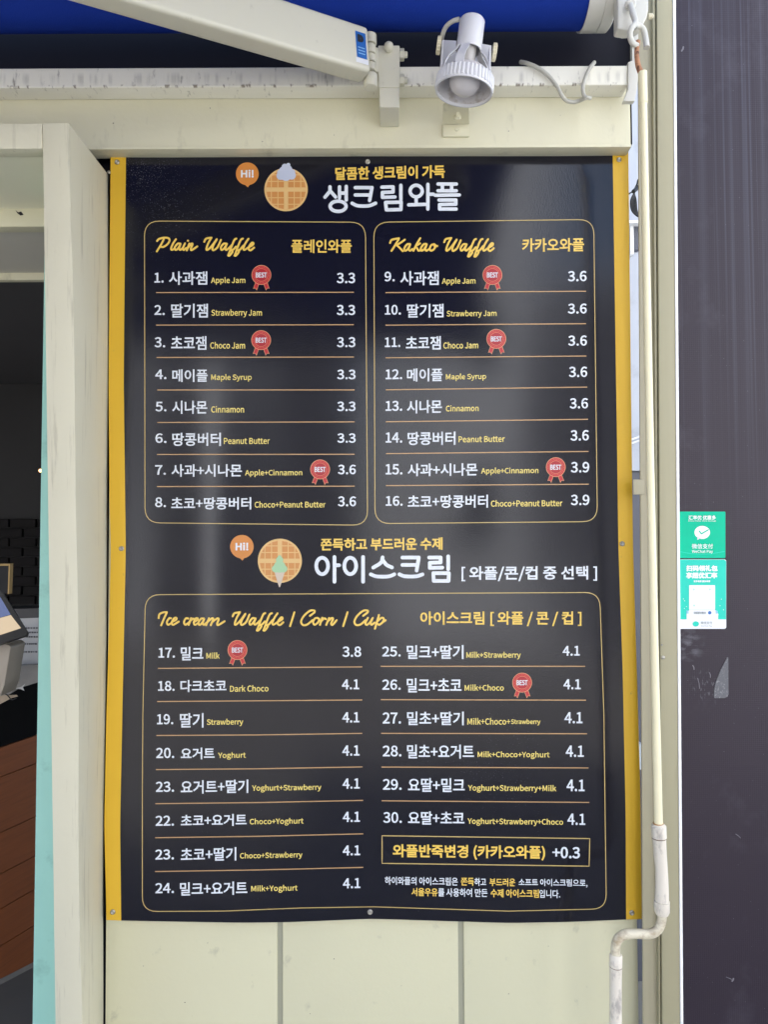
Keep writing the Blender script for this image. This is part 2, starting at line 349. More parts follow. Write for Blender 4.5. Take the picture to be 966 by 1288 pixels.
nb = root('fill_building', 'unseen white building added on the right to throw fill light on the window frame', 'building', (3.4, -2.1, 0))  # unseen sunlit reflector, added to fill the frame from the right
box('wall', 1.9, 5.0, -3.4, -.8, 0, 5.2, M_WHITEB, nb)
for k in range(2): box('window', 1.86, 1.90, -3.1 + k * 1.3, -2.3 + k * 1.3, 3.4, 4.4, M_GLASS, nb)
box('parapet', 1.8, 5.05, -3.45, -.75, 5.2, 5.35, M_OPP, nb)

# ================================================================== KIOSK WALL
wall = root('kiosk_wall', 'cream painted board wall of the kiosk below and behind the menu board', 'wall', (0, .03, 0))
ZB = pt(483, 150, 0).z
X0, X1 = pt(132.5, 1200, 0).x, pt(803, 1220, 0).x
XA, XB = pt(348.5, 1200, 0).x, pt(355.5, 1200, 0).x
XC, XD = pt(576.5, 1200, 0).x, pt(583.5, 1200, 0).x
zn = pt(140, 255, 0).z
prism('panel', [(X0, .02), (XA, .02), (XA, ZB), (X0 + .03, ZB), (X0 + .03, zn), (X0, zn)], 0, .016, M_WALL, wall, bevel=.0012, pxl=False)
prism('panel', [(XB, .02), (XC, .02), (XC, ZB), (XB, ZB)], 0, .016, M_WALL, wall, bevel=.0012, pxl=False)
prism('panel', [(XD, .02), (X1, .02), (X1, ZB), (XD, ZB)], 0, .016, M_WALL, wall, bevel=.0015, pxl=False)
M_JOINT = mat('joint_strip', (.40, .40, .31), .6, var=.08)
box('joint_strip', XA, XB, .005, .018, .02, ZB, M_JOINT, wall)
box('joint_strip', XC, XD, .005, .018, .02, ZB, M_JOINT, wall)
box('gap_shade_board', X0 - .03, X1 - .004, .022, .05, .0, 3.2, M_NAVY, wall)  # dark colour stands in for shade in the gap left of the panels
# header beam above the board
hb_t, hb_b = pt(483, 88, -.03).z, pt(483, 185, -.03).z
hx1 = pt(794, 150, -.03).x
hb = box('header_beam', -1.5, hx1, -.03, .0, hb_b, hb_t, M_BEAM, wall, bevel=.004, seg=3)
box('beam_lip', -1.5, hx1 - .001, -.0335, -.003, hb_b - .0035, hb_b + .0015, M_BEAM, wall, bevel=.0008)
box('upper_cladding', -3.4, pt(793, 60, .004).x, .001, .02, hb_b + .02, 3.2, M_NAVY, wall)
box('sun_block_roof', -3.5, .46, .02, 3.0, 3.2, 3.3, M_DARKMETAL, wall)  # unseen roof, added to stop sun leaking into the interior
box('sun_block_left_wall', -3.45, -3.4, .02, 2.6, 0, 3.19, M_BEAM, wall)  # unseen wall, added to keep the sun out from the left
box('sun_block_rear_wall', -3.4, pt(790, 600, .02).x, 2.6, 2.7, 0, 3.2, M_DARKROOM, wall)  # unseen back wall, added with the roof against leaking sun
box('side_wall', X1 - .035, X1 - .006, .052, .9, 0, 3.19, M_BEAM, wall)

# ================================================================== SERVICE WINDOW FRAME (left)
wf = root('service_window_frame', 'white painted box frame around the service window, left of the menu board', 'window frame', (pt(70, 700, -.1).x, -.1, 0))
Xo, Xi = pt(88, 155, -.153).x, pt(55.5, 400, -.14).x
Zt = pt(88, 155, -.153).z
def fy(z):                       # the frame gets shallower towards the ground
    return -.153 + (Zt - z) * (.070 / (Zt - pt(90, 1288, -.083).z))
zb = 0.0
v = [(Xi, fy(zb), zb), (Xo, fy(zb), zb), (Xo, .03, zb), (Xi, .03, zb), (Xi, fy(Zt), Zt), (Xo, fy(Zt), Zt), (Xo, .03, Zt), (Xi, .03, Zt)]
nseg = 24; vv = []; ff = []
for i in range(nseg + 1):
    z = zb + (Zt - zb) * i / nseg; wob = .0012 * math.sin(z * 5.1) + .0008 * math.sin(z * 11)
    vv += [(Xi, fy(z), z), (Xo + wob, fy(z) + wob, z), (Xo + wob, .0, z), (Xi, .0, z)]
for i in range(nseg):
    for k in range(4): ff.append((i * 4 + k, i * 4 + (k + 1) % 4, i * 4 + 4 + (k + 1) % 4, i * 4 + 4 + k))
ff += [(0, 1, 2, 3), tuple(nseg * 4 + k for k in (0, 1, 2, 3))]
post = mk('post', vv, ff, M_FRAME, wf, bevel=.0016, seg=2, smooth=True)
zl = pt(30, 187, -.153).z
box('lintel', -1.7, Xi - .0005, -.153, -.128, zl, Zt, M_FRAME, wf, bevel=.0012)
box('soffit', -1.7, Xi - .001, -.128, .05, zl + .003, Zt - .006, mat('soffit_bounce_tone', (.80, .78, .62), .5, var=.04), wf)  # paler than the frame: light bounced from below put into the colour
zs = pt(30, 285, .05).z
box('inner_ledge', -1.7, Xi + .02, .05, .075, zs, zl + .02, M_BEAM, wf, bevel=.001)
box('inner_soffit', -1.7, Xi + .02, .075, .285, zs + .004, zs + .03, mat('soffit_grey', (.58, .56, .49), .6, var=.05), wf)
zq = pt(30, 352, .285).z
box('inner_trim', -1.7, Xi + .02, .285, .30, zq, zs + .03, M_BEAM, wf, bevel=.001)
# small black mark on the ledge
prism('paint_chip', [(19, 264), (22, 267), (26, 266), (29, 270), (25, 271), (21, 268)], .0493, .0499, M_BLACK, wf)

# ================================================================== TEAL BOARD
tb = [(pt(56, 262, .012).x, zs + .004), (pt(37.2, 1300, .012).x, 0.0), (Xi + .03, 0.0), (Xi + .03, zs + .004)]
teal = prism('teal_board', tb, .012, .032, M_TEAL, None, bevel=.0012, pxl=False)
tag(teal, 'tall pale teal painted board standing behind the window frame post', 'board')

# ================================================================== INTERIOR
XL = -3.39
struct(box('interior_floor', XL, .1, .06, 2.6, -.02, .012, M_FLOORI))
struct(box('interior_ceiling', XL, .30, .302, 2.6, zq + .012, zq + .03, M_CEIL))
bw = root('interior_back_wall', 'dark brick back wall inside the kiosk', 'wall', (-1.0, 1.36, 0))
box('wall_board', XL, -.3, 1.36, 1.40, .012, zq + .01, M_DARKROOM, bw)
a0 = pt(-20, 560, 1.35); a1 = pt(60, 760, 1.35); proto = None
for r in range(9):
    for c in range(3):
        bx0 = a0.x + c * .098 + (.049 if r % 2 else 0); bz = a1.z + r * .0345
        ce = Vector((bx0 + .046, 1.352 + random.uniform(-.002, .002), bz + .015))
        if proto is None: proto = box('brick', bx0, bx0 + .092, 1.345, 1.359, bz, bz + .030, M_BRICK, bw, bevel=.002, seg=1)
        else: copy_to(proto, ce, bw)
bm_ = mk('ceiling_beam', [pt(-30, 385, .9), pt(56, 438, 1.25), pt(56, 456, 1.25), pt(-30, 410, .9),
                          pt(-30, 385, .9) + Vector((0, .05, .03)), pt(56, 438, 1.25) + Vector((0, .05, .03)), pt(56, 456, 1.25) + Vector((0, .05, .03)), pt(-30, 410, .9) + Vector((0, .05, .03))],
         [(0, 1, 2, 3), (4, 5, 6, 7), (0, 1, 5, 4), (2, 3, 7, 6), (1, 2, 6, 5), (0, 3, 7, 4)], M_BLACK)
tag(bm_, 'thin black diagonal rail under the kiosk ceiling', 'rail')
lp = lathe('indicator_lamp', [(0, .0005), (.001, .004), (.004, .0055), (.008, .0045), (.011, .0005)], pt(48.5, 592, 1.0), (1, 0, 0), M_WARM, None, seg=12)
tag(lp, 'tiny warm lit lamp deep inside the dark kiosk', 'lamp')
# tablet on its stand
tab = root('order_tablet', 'black framed tablet screen tilted on a cream stand inside the window', 'tablet', pt(-10, 870, .20))
def tilt(px, py, Y0=.20): return pt(px, py, Y0 + (px) * .0006)
fr = [(-60, 700), (2, 744), (34, 795), (33, 799), (-60, 830)]
v = [tilt(*p) for p in fr]; v += [p + Vector((-.004, .014, -.004)) for p in v]; n = 5
mk('bezel', v, [tuple(range(n)), tuple(range(2 * n - 1, n - 1, -1))] + [(i, (i + 1) % n, n + (i + 1) % n, n + i) for i in range(n)], M_BLACK, tab)
e = Vector((.001, -.0008, 0))
mk('screen', [tilt(*p) + e for p in [(-50, 715), (-.5, 751), (12.5, 773), (-50, 790)]], [(0, 1, 2, 3)], M_SCREEN, tab)
mk('screen_picture', [tilt(*p) + e for p in [(-50, 790.5), (12.7, 773.5), (25.5, 790), (-50, 815)]], [(0, 1, 2, 3)], M_SCREEN2, tab)
prism('stand', [(-50, 812), (9, 810), (13, 814), (5, 862), (0, 876), (-50, 882)], .24, .30, mat('cream_plastic', (.42, .36, .29), .45, var=.06), tab, bevel=.003)
# notice paper with rows of tiny print
pa = prism('paper_notice', [(-4, 779), (48, 777), (47, 836), (-2, 838)], .42, .4215, M_PAPER, None)
tag(pa, 'white paper notice with rows of small print behind the tablet', 'notice')
rows = [(790, 31, 47), (795.5, 33, 47), (801, 27, 47), (810, 12, 47), (815, 12, 26), (820, 12, 47)]
vv, ff = [], []
for y, a, b in rows:
    x = a
    while x < b - 1:
        wd = random.uniform(1.2, 3.2)
        for q in ((x, y - 1), (min(x + wd, b), y - 1), (min(x + wd, b), y + .9), (x, y + .9)): vv.append(pt(q[0], q[1], .4185))
        k = len(vv); ff.append((k - 4, k - 3, k - 2, k - 1)); x += wd + random.uniform(.4, 1.2)
mk('small_print', vv, ff, mat('grey_ink', (.12, .12, .13), .6), pa)
# picture frame edge, shelf, tray, counter
fo = root('gilt_frame', 'dark picture frame with thin gilt edge beside the tablet', 'picture frame', pt(0, 745, .5))
prism('backing', [(-40, 712), (11, 711), (10, 746), (-40, 748)], .50, .51, M_DARKROOM, fo)
prism('trim', [(-40, 710), (12, 709), (12, 711.5), (-40, 712.5)], .495, .51, M_GOLD, fo)
prism('trim', [(10.3, 711.7), (12, 711.7), (10.5, 747), (9, 747)], .495, .51, M_GOLD, fo)
sh = prism('back_shelf', [(-60, 768), (50, 765), (50, 778), (-60, 781)], .60, .70, M_DARKMETAL, None); tag(sh, 'narrow dark shelf behind the paper notice', 'shelf')
tr = prism('steel_tray', [(3, 838), (49, 836), (48, 858), (22, 866), (0, 880)], .40, .415, M_GREY, None); tag(tr, 'grey speckled tray below the paper notice', 'tray')
sc = root('paper_scraps', 'loose pale receipt scraps lying on the counter', 'paper', pt(20, 865, .3))
prism('scrap', [(10, 860), (22, 857), (23, 859), (11, 862)], .33, .331, M_TAN, sc)
prism('scrap', [(17, 866), (26, 864), (31, 860), (28, 865), (30, 869), (26, 867)], .33, .331, M_PAPER, sc)
prism('scrap', [(-5, 875), (20, 874), (22, 876), (14, 878), (-5, 888)], .32, .321, M_TAN, sc)
cb = tube('black_cable', [pt(-10, 874, .31), pt(6, 873, .31), pt(14, 880, .31), pt(20, 878, .31)], .0012, M_BLACK, None, 8); tag(cb, 'thin black cable lying on the counter by the scraps', 'cable')
co = root('wood_counter', 'brown plank fronted counter with a black top inside the kiosk', 'counter', (pt(10, 1220, .45).x, .45, 0))
L = lambda px, py: pt(px, py, .40 + (px + 60) * .0022)
def slab(name, a, b, c, d, m, th=.03, bev=0):
    P = [L(*a), L(*b), L(*c), L(*d)]; Q = [p + Vector((-.02, th, 0)) for p in P]
    return mk(name, P + Q, [(0, 1, 2, 3), (7, 6, 5, 4), (0, 1, 5, 4), (1, 2, 6, 5), (2, 3, 7, 6), (3, 0, 4, 7)], m, co, bevel=bev, seg=1)
ys0 = [(945, 922), (993, 958), (1055, 1014), (1105, 1052), (1135, 1074), (1175, 1135), (1262, 1198)]
tops = [(960, 922), (1000, 957), (1075, 1023), (1130, 1072), (1178, 1113), (1226, 1158), (1262, 1205)]
for i in range(6):
    a, b = tops[i], tops[i + 1]
    slab('plank', (-60, a[0] + .8), (52, a[1] + .8), (52, b[1] - .3), (-60, b[0] - .3), M_WOOD)
slab('top', (-60, 880), (52, 852), (52, 921.6), (-60, 959.6), mat('matt_black', (.006, .006, .007), .85, spec=.15), .3)
slab('kick_strip', (-60, 1262.2), (52, 1205.2), (52, 1211), (-60, 1270), M_GREY)

# ================================================================== AWNING
aw = root('awning', 'half open blue fabric awning with white arm, bar and fittings above the menu board', 'awning', (0, -.05, pt(483, 130, 0).z))
RY, RR = -.088, .050
zc = pt(483, 40.5, RY).z + RR / .817
XR = pt(742, 20, RY - .03).x
XLft = -1.9
lathe('fabric_roll', [(0, RR), ((XR - XLft) * .5, RR), (XR - XLft, RR)], (XLft, RY, zc), (1, 0, 0), M_FABRIC, aw, seg=48)
# canopy stretched forward from the roll, slightly sagging
vv, ff = [], []; nx, ny = 12, 12; yf = -1.86; drop = .05
for j in range(ny + 1):
    for i in range(nx + 1):
        t = j / ny; x = XLft + (XR - XLft) * i / nx
        y = RY + (yf - RY) * t; z = zc + RR - .001 - drop * t - .012 * math.sin(math.pi * t)
        vv.append((x, y, z))
for j in range(ny):
    for i in range(nx): a = j * (nx + 1) + i; ff.append((a, a + 1, a + nx + 2, a + nx + 1))
mk('canopy', vv, ff, M_FABRIC, aw, smooth=True)
box('front_bar', XLft, XR, yf - .035, yf, zc + RR - drop - .035, zc + RR - drop + .006, M_ARM, aw, bevel=.004)
lathe('end_cap', [(0, RR + .0005), (0, RR + .003), (.024, RR + .003), (.0245, RR + .0018), (.0258, RR + .0018), (.0263, RR + .003), (.043, RR + .003), (.046, RR - .001), (.0465, RR - .012)], (XR - .001, RY, zc), (1, 0, 0), M_WHITE, aw, seg=48)
gp = [(778, -60), (816, -60), (816.5, 12), (814, 22), (808, 33), (800, 37.5), (788, 38), (777, 36)]
gearbox = prism('gear_housing', gp, -.138, -.118, M_WHITE, aw, bevel=.003, seg=3)
lathe('gear_bolt', [(0, .001), (0, .0045), (.006, .004), (.008, .0015)], pt(816, 21, -.13), (1, -.2, 0), M_IVORY, aw, seg=14)
lathe('eye_bearing', [(0, .001), (0, .0085), (.004, .0085), (.007, .005), (.007, .001)], pt(793, 6, -.145), (0, -1, -.35), M_WHITE, aw, seg=20)
tube('crank_eye', [pt(793.5, 6, -.152), pt(797, 18, -.160), pt(799.5, 29, -.165), pt(794.5, 36, -.168), pt(793, 45, -.166), pt(796, 54, -.163), pt(802.5, 58, -.160)],
     [.0042, .0046, .0043, .0042, .0042, .0042, .0040], M_WHITE, aw)
tube('crank_eye', [pt(799.5, 33, -.156), pt(804.5, 32.5, -.153), pt(810, 38, -.150), pt(812.5, 48, -.150), pt(813.8, 60, -.152)],
     [.0042, .0043, .0043, .0043, .0046], M_WHITE, aw)
# square torsion bar
bt, bb = pt(300, 84.5, -.064).z, pt(300, 109, -.064).z
bx1 = pt(791, 100, -.064).x
box('torsion_bar', -1.9, bx1, -.064, -.0305, bb, bt, M_BAR, aw, bevel=.0022, seg=3)
prism('end_bracket', [(790.6, 78), (795.5, 76), (795.5, 38), (803.5, 36), (803.8, 95), (802, 110), (799, 127), (784.5, 127), (790.6, 112)], -.068, -.058, M_WHITE, aw, bevel=.001)
# arm bracket
br = rbox('arm_bracket', 475.5, 57, 503, 109.5, -.088, -.030, M_ARM, aw, bevel=.0018)
prism('bracket_foot', [(477, 110), (502.6, 110), (502.4, 135), (478, 135)], -.0865, -.0305, M_ARM, aw, bevel=.0015)
lathe('bolt', [(0, .0068), (.003, .0078), (.008, .0072), (.012, .0045), (.0135, .0005)], pt(489, 61.5, -.088), (0, -1, 0), M_ARM, br, seg=20)
lathe('bolt', [(0, .0075), (.003, .0078), (.007, .005), (.008, .0005)], pt(491, 136, -.062), (0, -.25, -1), M_ARM, br, seg=20)
def hexbolt(p):
    b = lathe('nut', [(0, .0092), (.0066, .0092), (.0072, .0084)], p, (1, 0, 0), M_ARM, br, seg=6)
    lathe('shank', [(0, .005), (.0115, .005), (.0125, .004)], p, (1, 0, 0), M_ARM, b, seg=12)
hexbolt(pt(503, 69, -.064)); hexbolt(pt(503, 101, -.075))
# hinge knuckles
hx = pt(466, 70, -.098)
def knuckle(r0, r1, r, m=M_ARM): 
    a, b = pt(466, r0, -.098).z, pt(466, r1, -.098).z
    return lathe('hinge_knuckle', [(0, r - .001), (.001, r), (a - b - .001, r), (a - b, r - .001)], (hx.x, hx.y, b), (0, 0, 1), m, aw, seg=24)
knuckle(44, 56, .0098); knuckle(57.5, 68.5, .0085); knuckle(70, 79, .0085); knuckle(80.5, 90, .0085); knuckle(94.5, 111, .0112)
prism('hinge_plate', [(466, 58), (476, 60), (476, 90), (466, 88)], -.095, -.07, M_ARM, aw, bevel=.001)
# upper arm reaching forward-left, elbow, forearm
def beam(name, A, B, h, d, m, parent, bev=.007, seg=4, ext0=0):
    A, B = Vector(A), Vector(B); t = (B - A).normalized(); A = A - t * ext0
    s = t.cross(Vector((0, 0, 1))).normalized(); u = s.cross(t)
    v = [P + s * (sx * d / 2) + u * (sz * h / 2) for P in (A, B) for sz in (-1, 1) for sx in (-1, 1)]
    return mk(name, v, [(0, 1, 3, 2), (4, 6, 7, 5), (0, 4, 5, 1), (2, 3, 7, 6), (0, 2, 6, 4), (1, 5, 7, 3)], m, parent, bevel=bev, seg=seg), t, s, u
A = pt(458, 70.5, -.112); B = pt(225, -1, -.262)
B2 = A + (B - A) * 3.2
arm, t_, s_, u_ = beam('upper_arm', A, B2, .0700, .036, M_ARM, aw)
fw = Vector((s_.x, s_.y, s_.z)) if s_.y < 0 else -s_
# sticker lies on the arm's front face
def armpt(d, h, off=.0006): return A + t_ * d + u_ * h + fw * (.018 + off)
def armrect(name, d0, d1, h0, h1, m, off, par=arm):
    return mk(name, [armpt(d0, h0, off), armpt(d1, h0, off), armpt(d1, h1, off), armpt(d0, h1, off)], [(0, 1, 2, 3)], m, par)
sgn = 1
st = armrect('sticker', .0065, .0245, -.018, .022, P_SBLUE, .0004)
armrect('sticker_margin', .0045, .0265, -.026, -.0183, P_SW, .0003)
elbow = B2
lathe('elbow_joint', [(-.036, .022), (.036, .022)], elbow, (0, 0, 1), M_ARM, aw, seg=24)
beam('forearm', elbow, Vector((-.15, yf + .01, zc + RR - drop - .02)), .05, .03, M_ARM, aw)

# ================================================================== SPOT LAMP
sl = root('spotlight', 'white spotlight with ribbed ring and round bulb pointing down from the awning bar', 'spotlight', pt(575, 165, -.03))
ax = Vector((-.125, .07, -1)).normalized(); dl = -.165
p0 = pt(594.5, 24, dl)
sc_ = (dl - CAM.y) / F
rb = 16.3 * sc_
lathe('lamp_housing', [(0, .0005), (.0, rb * .72), (.0012, rb * .90), (.004, rb), (.047, rb), (.047, rb - .0015), (.030, rb - .0015), (.03, .001)], p0, ax, M_LAMP, sl, seg=40)
lathe('bulb_socket', [(.031, .0110), (.072, .0118), (.074, .010)], p0, ax, mat('socket', (.60, .58, .56), .4, var=.05), sl, seg=28)
bc = p0 + ax * .088
lathe('bulb', [(-.020, .0105), (-.014, .0165), (-.006, .0215), (.003, .0238), (.011, .0225), (.018, .0175), (.0225, .010), (.0242, .0008)], bc, ax, M_BULB, sl, seg=36)
Rr = 37 * sc_
rim_at = .108
lathe('rim_ring', [(rim_at - .0215, Rr - .0035), (rim_at - .020, Rr - .0015), (rim_at - .0035, Rr - .0005), (rim_at - .0028, Rr), (rim_at, Rr), (rim_at, Rr - .0022),
                   (rim_at - .010, Rr - .0035), (rim_at - .0205, Rr - .0055)], p0, ax, M_LAMP, sl, seg=176, closed=True, rib=.0019, ribr=[1, 2], angle=25)
n1 = (Vector((1, 0, 0)) - ax * ax.x).normalized(); n2 = ax.cross(n1)
for an in (20, 110, 162, 250, 340):
    rad = n1 * math.cos(math.radians(an)) + n2 * math.sin(math.radians(an)); tg = ax.cross(rad)
    prof = [(rim_at - .019, Rr - .004), (rim_at - .032, Rr - .0058), (rim_at - .045, Rr - .012), (rim_at - .055, Rr - .021), (rim_at - .0625, rb - .0005)]
    v = []; f = []
    for h, r in prof:
        for sx in (-.0065, .0065):
            for dr in (0, -.0016): v.append(p0 + ax * h + rad * (r + dr) + tg * sx)
    for i in range(len(prof) - 1):
        b0 = i * 4; f += [(b0, b0 + 2, b0 + 6, b0 + 4), (b0 + 1, b0 + 5, b0 + 7, b0 + 3), (b0, b0 + 4, b0 + 5, b0 + 1), (b0 + 2, b0 + 3, b0 + 7, b0 + 6)]
    mk('cage_rib', v, f, M_LAMP, sl, smooth=True)
lathe('reflector', [(rim_at - .004, Rr - .0028), (rim_at - .018, Rr - .0058), (rim_at - .030, Rr - .012), (rim_at - .030, Rr - .0128), (rim_at - .018, Rr - .0066), (rim_at - .004, Rr - .0036)], p0, ax, M_LAMPIN, sl, seg=64, closed=True)
yk = prism('yoke', [(558, 50), (574, 51), (574, 58), (603, 60), (603, 54), (618, 57), (617, 92), (606, 100), (570, 100), (555, 88)], -.122, -.119, M_LAMP, sl, bevel=.0008)
prism('yoke_side', [(616.2, 57), (618.2, 57), (617.4, 92), (615.4, 92)], -.150, -.1225, M_LAMP, sl)
prism('yoke_side', [(556.3, 50.5), (558.3, 50.5), (556, 90), (554, 90)], -.150, -.1225, M_LAMP, sl)
def knob(px, py, dirx):
    r = 10.2 * sc_
    lathe('knob', [(0, r * .8), (.001, r), (.0062, r), (.007, r * .85)], pt(px, py, -.14), (dirx, 0, -.12 * dirx), M_IVORY, sl, seg=64, rib=.0007, ribr=[1, 2], angle=25)
knob(555, 57.5, -1); knob(619, 65.5, 1)
# foot on the beam
rbox('stem', 563, 100, 584, 132, -.100, -.094, M_BEAM, sl, bevel=.001)
mk('foot_plate', [pt(557.5, 130, -.085), pt(590, 130, -.085), pt(590, 156, -.0345), pt(557, 156, -.0345), pt(557.5, 130, -.085) + Vector((0, .003, .002)), pt(590, 130, -.085) + Vector((0, .003, .002)), pt(590, 156, -.0345) + Vector((0, .003, .002)), pt(557, 156, -.0345) + Vector((0, .003, .002))],
   [(0, 1, 2, 3), (4, 5, 6, 7), (0, 1, 5, 4), (1, 2, 6, 5), (2, 3, 7, 6), (3, 0, 4, 7)], M_BEAM, sl)
rbox('foot_plate', 557, 157, 590, 171.5, -.0345, -.0305, M_BEAM, sl, bevel=.001)
lathe('bolt', [(0, .0062), (.004, .0062), (.004, .0038), (.012, .0038), (.013, .003)], pt(575.5, 149, -.055), (0, -.7, .75), M_BEAM, sl, seg=6)
lathe('screw', [(0, .0038), (.0015, .0032), (.002, .0005)], pt(574.5, 162.5, -.0345), (0, -1, 0), M_BEAM, sl, seg=14)
tube('lamp_cable', [pt(578, 24, -.165), pt(569, 27, -.160), pt(561, 34, -.150), pt(556.5, 45, -.14), pt(555.5, 54, -.128)], .0034, mat('lamp_cable_grey', (.52, .51, .46), .45, var=.04), sl, 12)

# white cable hooked round the bar
wc = tube('loose_cable', [pt(655, 78, -.055), pt(664, 80, -.068), pt(676, 85, -.071), pt(689, 94.5, -.0705), pt(701, 109, -.071), pt(707, 120, -.070), pt(713, 126.5, -.062), pt(722, 128.5, -.055), pt(731, 126, -.058), pt(737, 123, -.066),
                       pt(743, 123.5, -.062)], .0032, M_CABLE, None, 10)
tag(wc, 'grey white cable looped loosely over the awning bar, right of the spotlight', 'cable')
wc2 = tube('cable_end', [pt(748, 78.5, -.060), pt(742, 86, -.0705), pt(736.5, 98, -.0705), pt(733.5, 110, -.0705), pt(734.5, 119, -.0715), pt(738, 124, -.0735)], .0032, M_CABLE, wc, 10)

# ================================================================== CRANK ROD
cr = root('crank_rod', 'cream plastic coated awning crank hanging from the eye, with worn white grips and bent handle', 'crank', pt(828, 1288, -.12))
tube('hook', [pt(803, 52, -.158), pt(801.5, 62, -.160), pt(801.5, 72, -.162), pt(803.5, 84, -.162), pt(808, 94, -.162)], [.0036, .0036, .0036, .0040, .0046], M_RUST, cr, 14)
tube('collar', [pt(808.6, 91, -.162), pt(809.2, 112, -.1615), pt(809.8, 130, -.161)], [.0066, .0064, .0062], M_ROD, cr, 24, curve=False)
tube('rod', [pt(809.6, 128, -.161), pt(818.5, 590, -.150), pt(828.8, 1042, -.139)], [.0056, .0058, .0063], M_ROD, cr, 24, curve=False)
g = -.139
M_STAIN = mat('brown_stain', (.16, .10, .06), .6)
tube('joint_ring', [pt(829.5, 1052.6, g), pt(829.6, 1054.4, g)], .0100, M_STAIN, cr, 24, curve=False)
tube('joint_ring', [pt(775, 1214.6, g), pt(775, 1216, g)], .0091, M_STAIN, cr, 24, curve=False)
tube('joint_ring', [pt(828.6, 1035.2, g), pt(828.6, 1037, g)], .0076, mat('orange_stain', (.45, .25, .09), .5), cr, 24, curve=False)
tube('grip_collar', [pt(828.6, 1036, g), pt(828.9, 1039, g), pt(829.5, 1053, g)], [.0078, .0108, .0108], M_GRIP, cr, 28, curve=False)
tube('grip', [pt(829.6, 1054.3, g), pt(830.5, 1070, g), pt(832.5, 1095, g), pt(833, 1118, g), pt(833, 1133, g)], [.0098, .0094, .0089, .0096, .0100], M_GRIP, cr, 28)
tube('grip_collar', [pt(832.8, 1133.3, g), pt(833, 1146, g), pt(833, 1150, g)], [.0112, .0110, .0090], M_GRIP, cr, 28, curve=False)
tube('bend', [pt(833, 1148, g), pt(832.5, 1158, g), pt(828, 1169, g), pt(818, 1174.5, g), pt(800, 1174.5, g), pt(786, 1175.5, g), pt(778, 1181, g), pt(774.8, 1191, g), pt(774.8, 1204, g)],
     .0068, M_RODS, cr, 24)
tube('grip_collar', [pt(775, 1200, g), pt(775, 1202, g), pt(774.8, 1215, g)], [.0080, .0094, .0094], M_GRIP, cr, 28, curve=False)
tube('grip', [pt(774.8, 1215.9, g), pt(774.8, 1240, g), pt(774.6, 1270, g), pt(774.6, 1330, g)], [.0090, .0086, .0088, .0092], M_GRIP, cr, 28)

# ================================================================== DOOR FRAME POST, DARK PANEL (right)
yp = -.045
zt_ = 3.2
def xat(px, py, Y): return pt(px, py, Y).x
pp = root('door_frame_post', 'beige aluminium frame post between the menu board and the dark panel', 'post', (xat(830, 644, yp), yp, 0))
def lean(name, a0, b0, a1, b1, Yf, Yb, m, par, bevel=.001):
    # post members lean slightly; edges measured at photo rows 0 and 1288, run from the ground to the roof
    zA, zB = pt(830, 0, Yf).z, pt(830, 1288, Yf).z
    def X(p0, p1, z): xa, xb = pt(p0, 0, Yf).x, pt(p1, 1288, Yf).x; return xb + (xa - xb) * (z - zB) / (zA - zB)
    return prism(name, [(X(a0, a1, 0), 0), (X(b0, b1, 0), 0), (X(b0, b1, zt_), zt_), (X(a0, a1, zt_), zt_)], Yf, Yb, m, par, bevel=bevel, pxl=False)
lean('rear_flange', 802.8, 820.5, 809.5, 830.5, yp + .012, yp + .016, M_ALU2, pp)
lean('ridge', 821.5, 824.6, 829.3, 831.5, yp + .004, yp + .018, M_ALU, pp, bevel=.0012)
lean('groove', 824.7, 826.8, 831.6, 833.6, yp + .0085, yp + .018, M_ALU2, pp, bevel=.0002)
lean('face', 826.9, 846.8, 833.7, 856.0, yp, yp + .018, M_ALU, pp)
lean('white_edge', 847.3, 850.8, 856.6, 860.2, yp - .0015, yp + .018, M_EDGE, pp, bevel=.0008)
for (x, y, r) in ((834.5, 827, .0032), (832.8, 811, .0015), (828.5, 820, .0012)):
    lathe('bolt', [(0, r), (.0012, r * .85), (.002, .0003)], pt(x, y, yp), (0, -1, 0), M_METAL, pp, seg=12)
rbox('hinge_tab', 797, 603, 811, 622, yp + .009, yp + .0115, M_ALU2, pp, bevel=.001)
dp = lean('dark_panel', 851.4, 1100, 860.8, 1100, yp + .002, .02, M_SCREENDOOR, None)
tag(dp, 'tall dark purplish grey woven panel at the right edge', 'panel')

# stickers on the dark panel
Ys = yp + .0012
def spoly(name, pts, m, par, lay): return mk(name, [pt(a, b, Ys - .0003 * lay) for a, b in pts], [tuple(range(len(pts)))], m, par)
def rrect(x0, y0, x1, y1, r=2, n=4):
    o = []
    for cx, cy, a0 in ((x1 - r, y0 + r, -90), (x1 - r, y1 - r, 0), (x0 + r, y1 - r, 90), (x0 + r, y0 + r, 180)):
        for i in range(n + 1):
            a = math.radians(a0 + 90 * i / n); o.append((cx + r * math.cos(a), cy + r * math.sin(a)))
    return o
def ell(cx, cy, rx, ry=None, n=32, a0=0, a1=360):
    ry = rx if ry is None else ry
    return [(cx + rx * math.cos(math.radians(a0 + (a1 - a0) * i / n)), cy + ry * math.sin(math.radians(a0 + (a1 - a0) * i / n))) for i in range(n)]

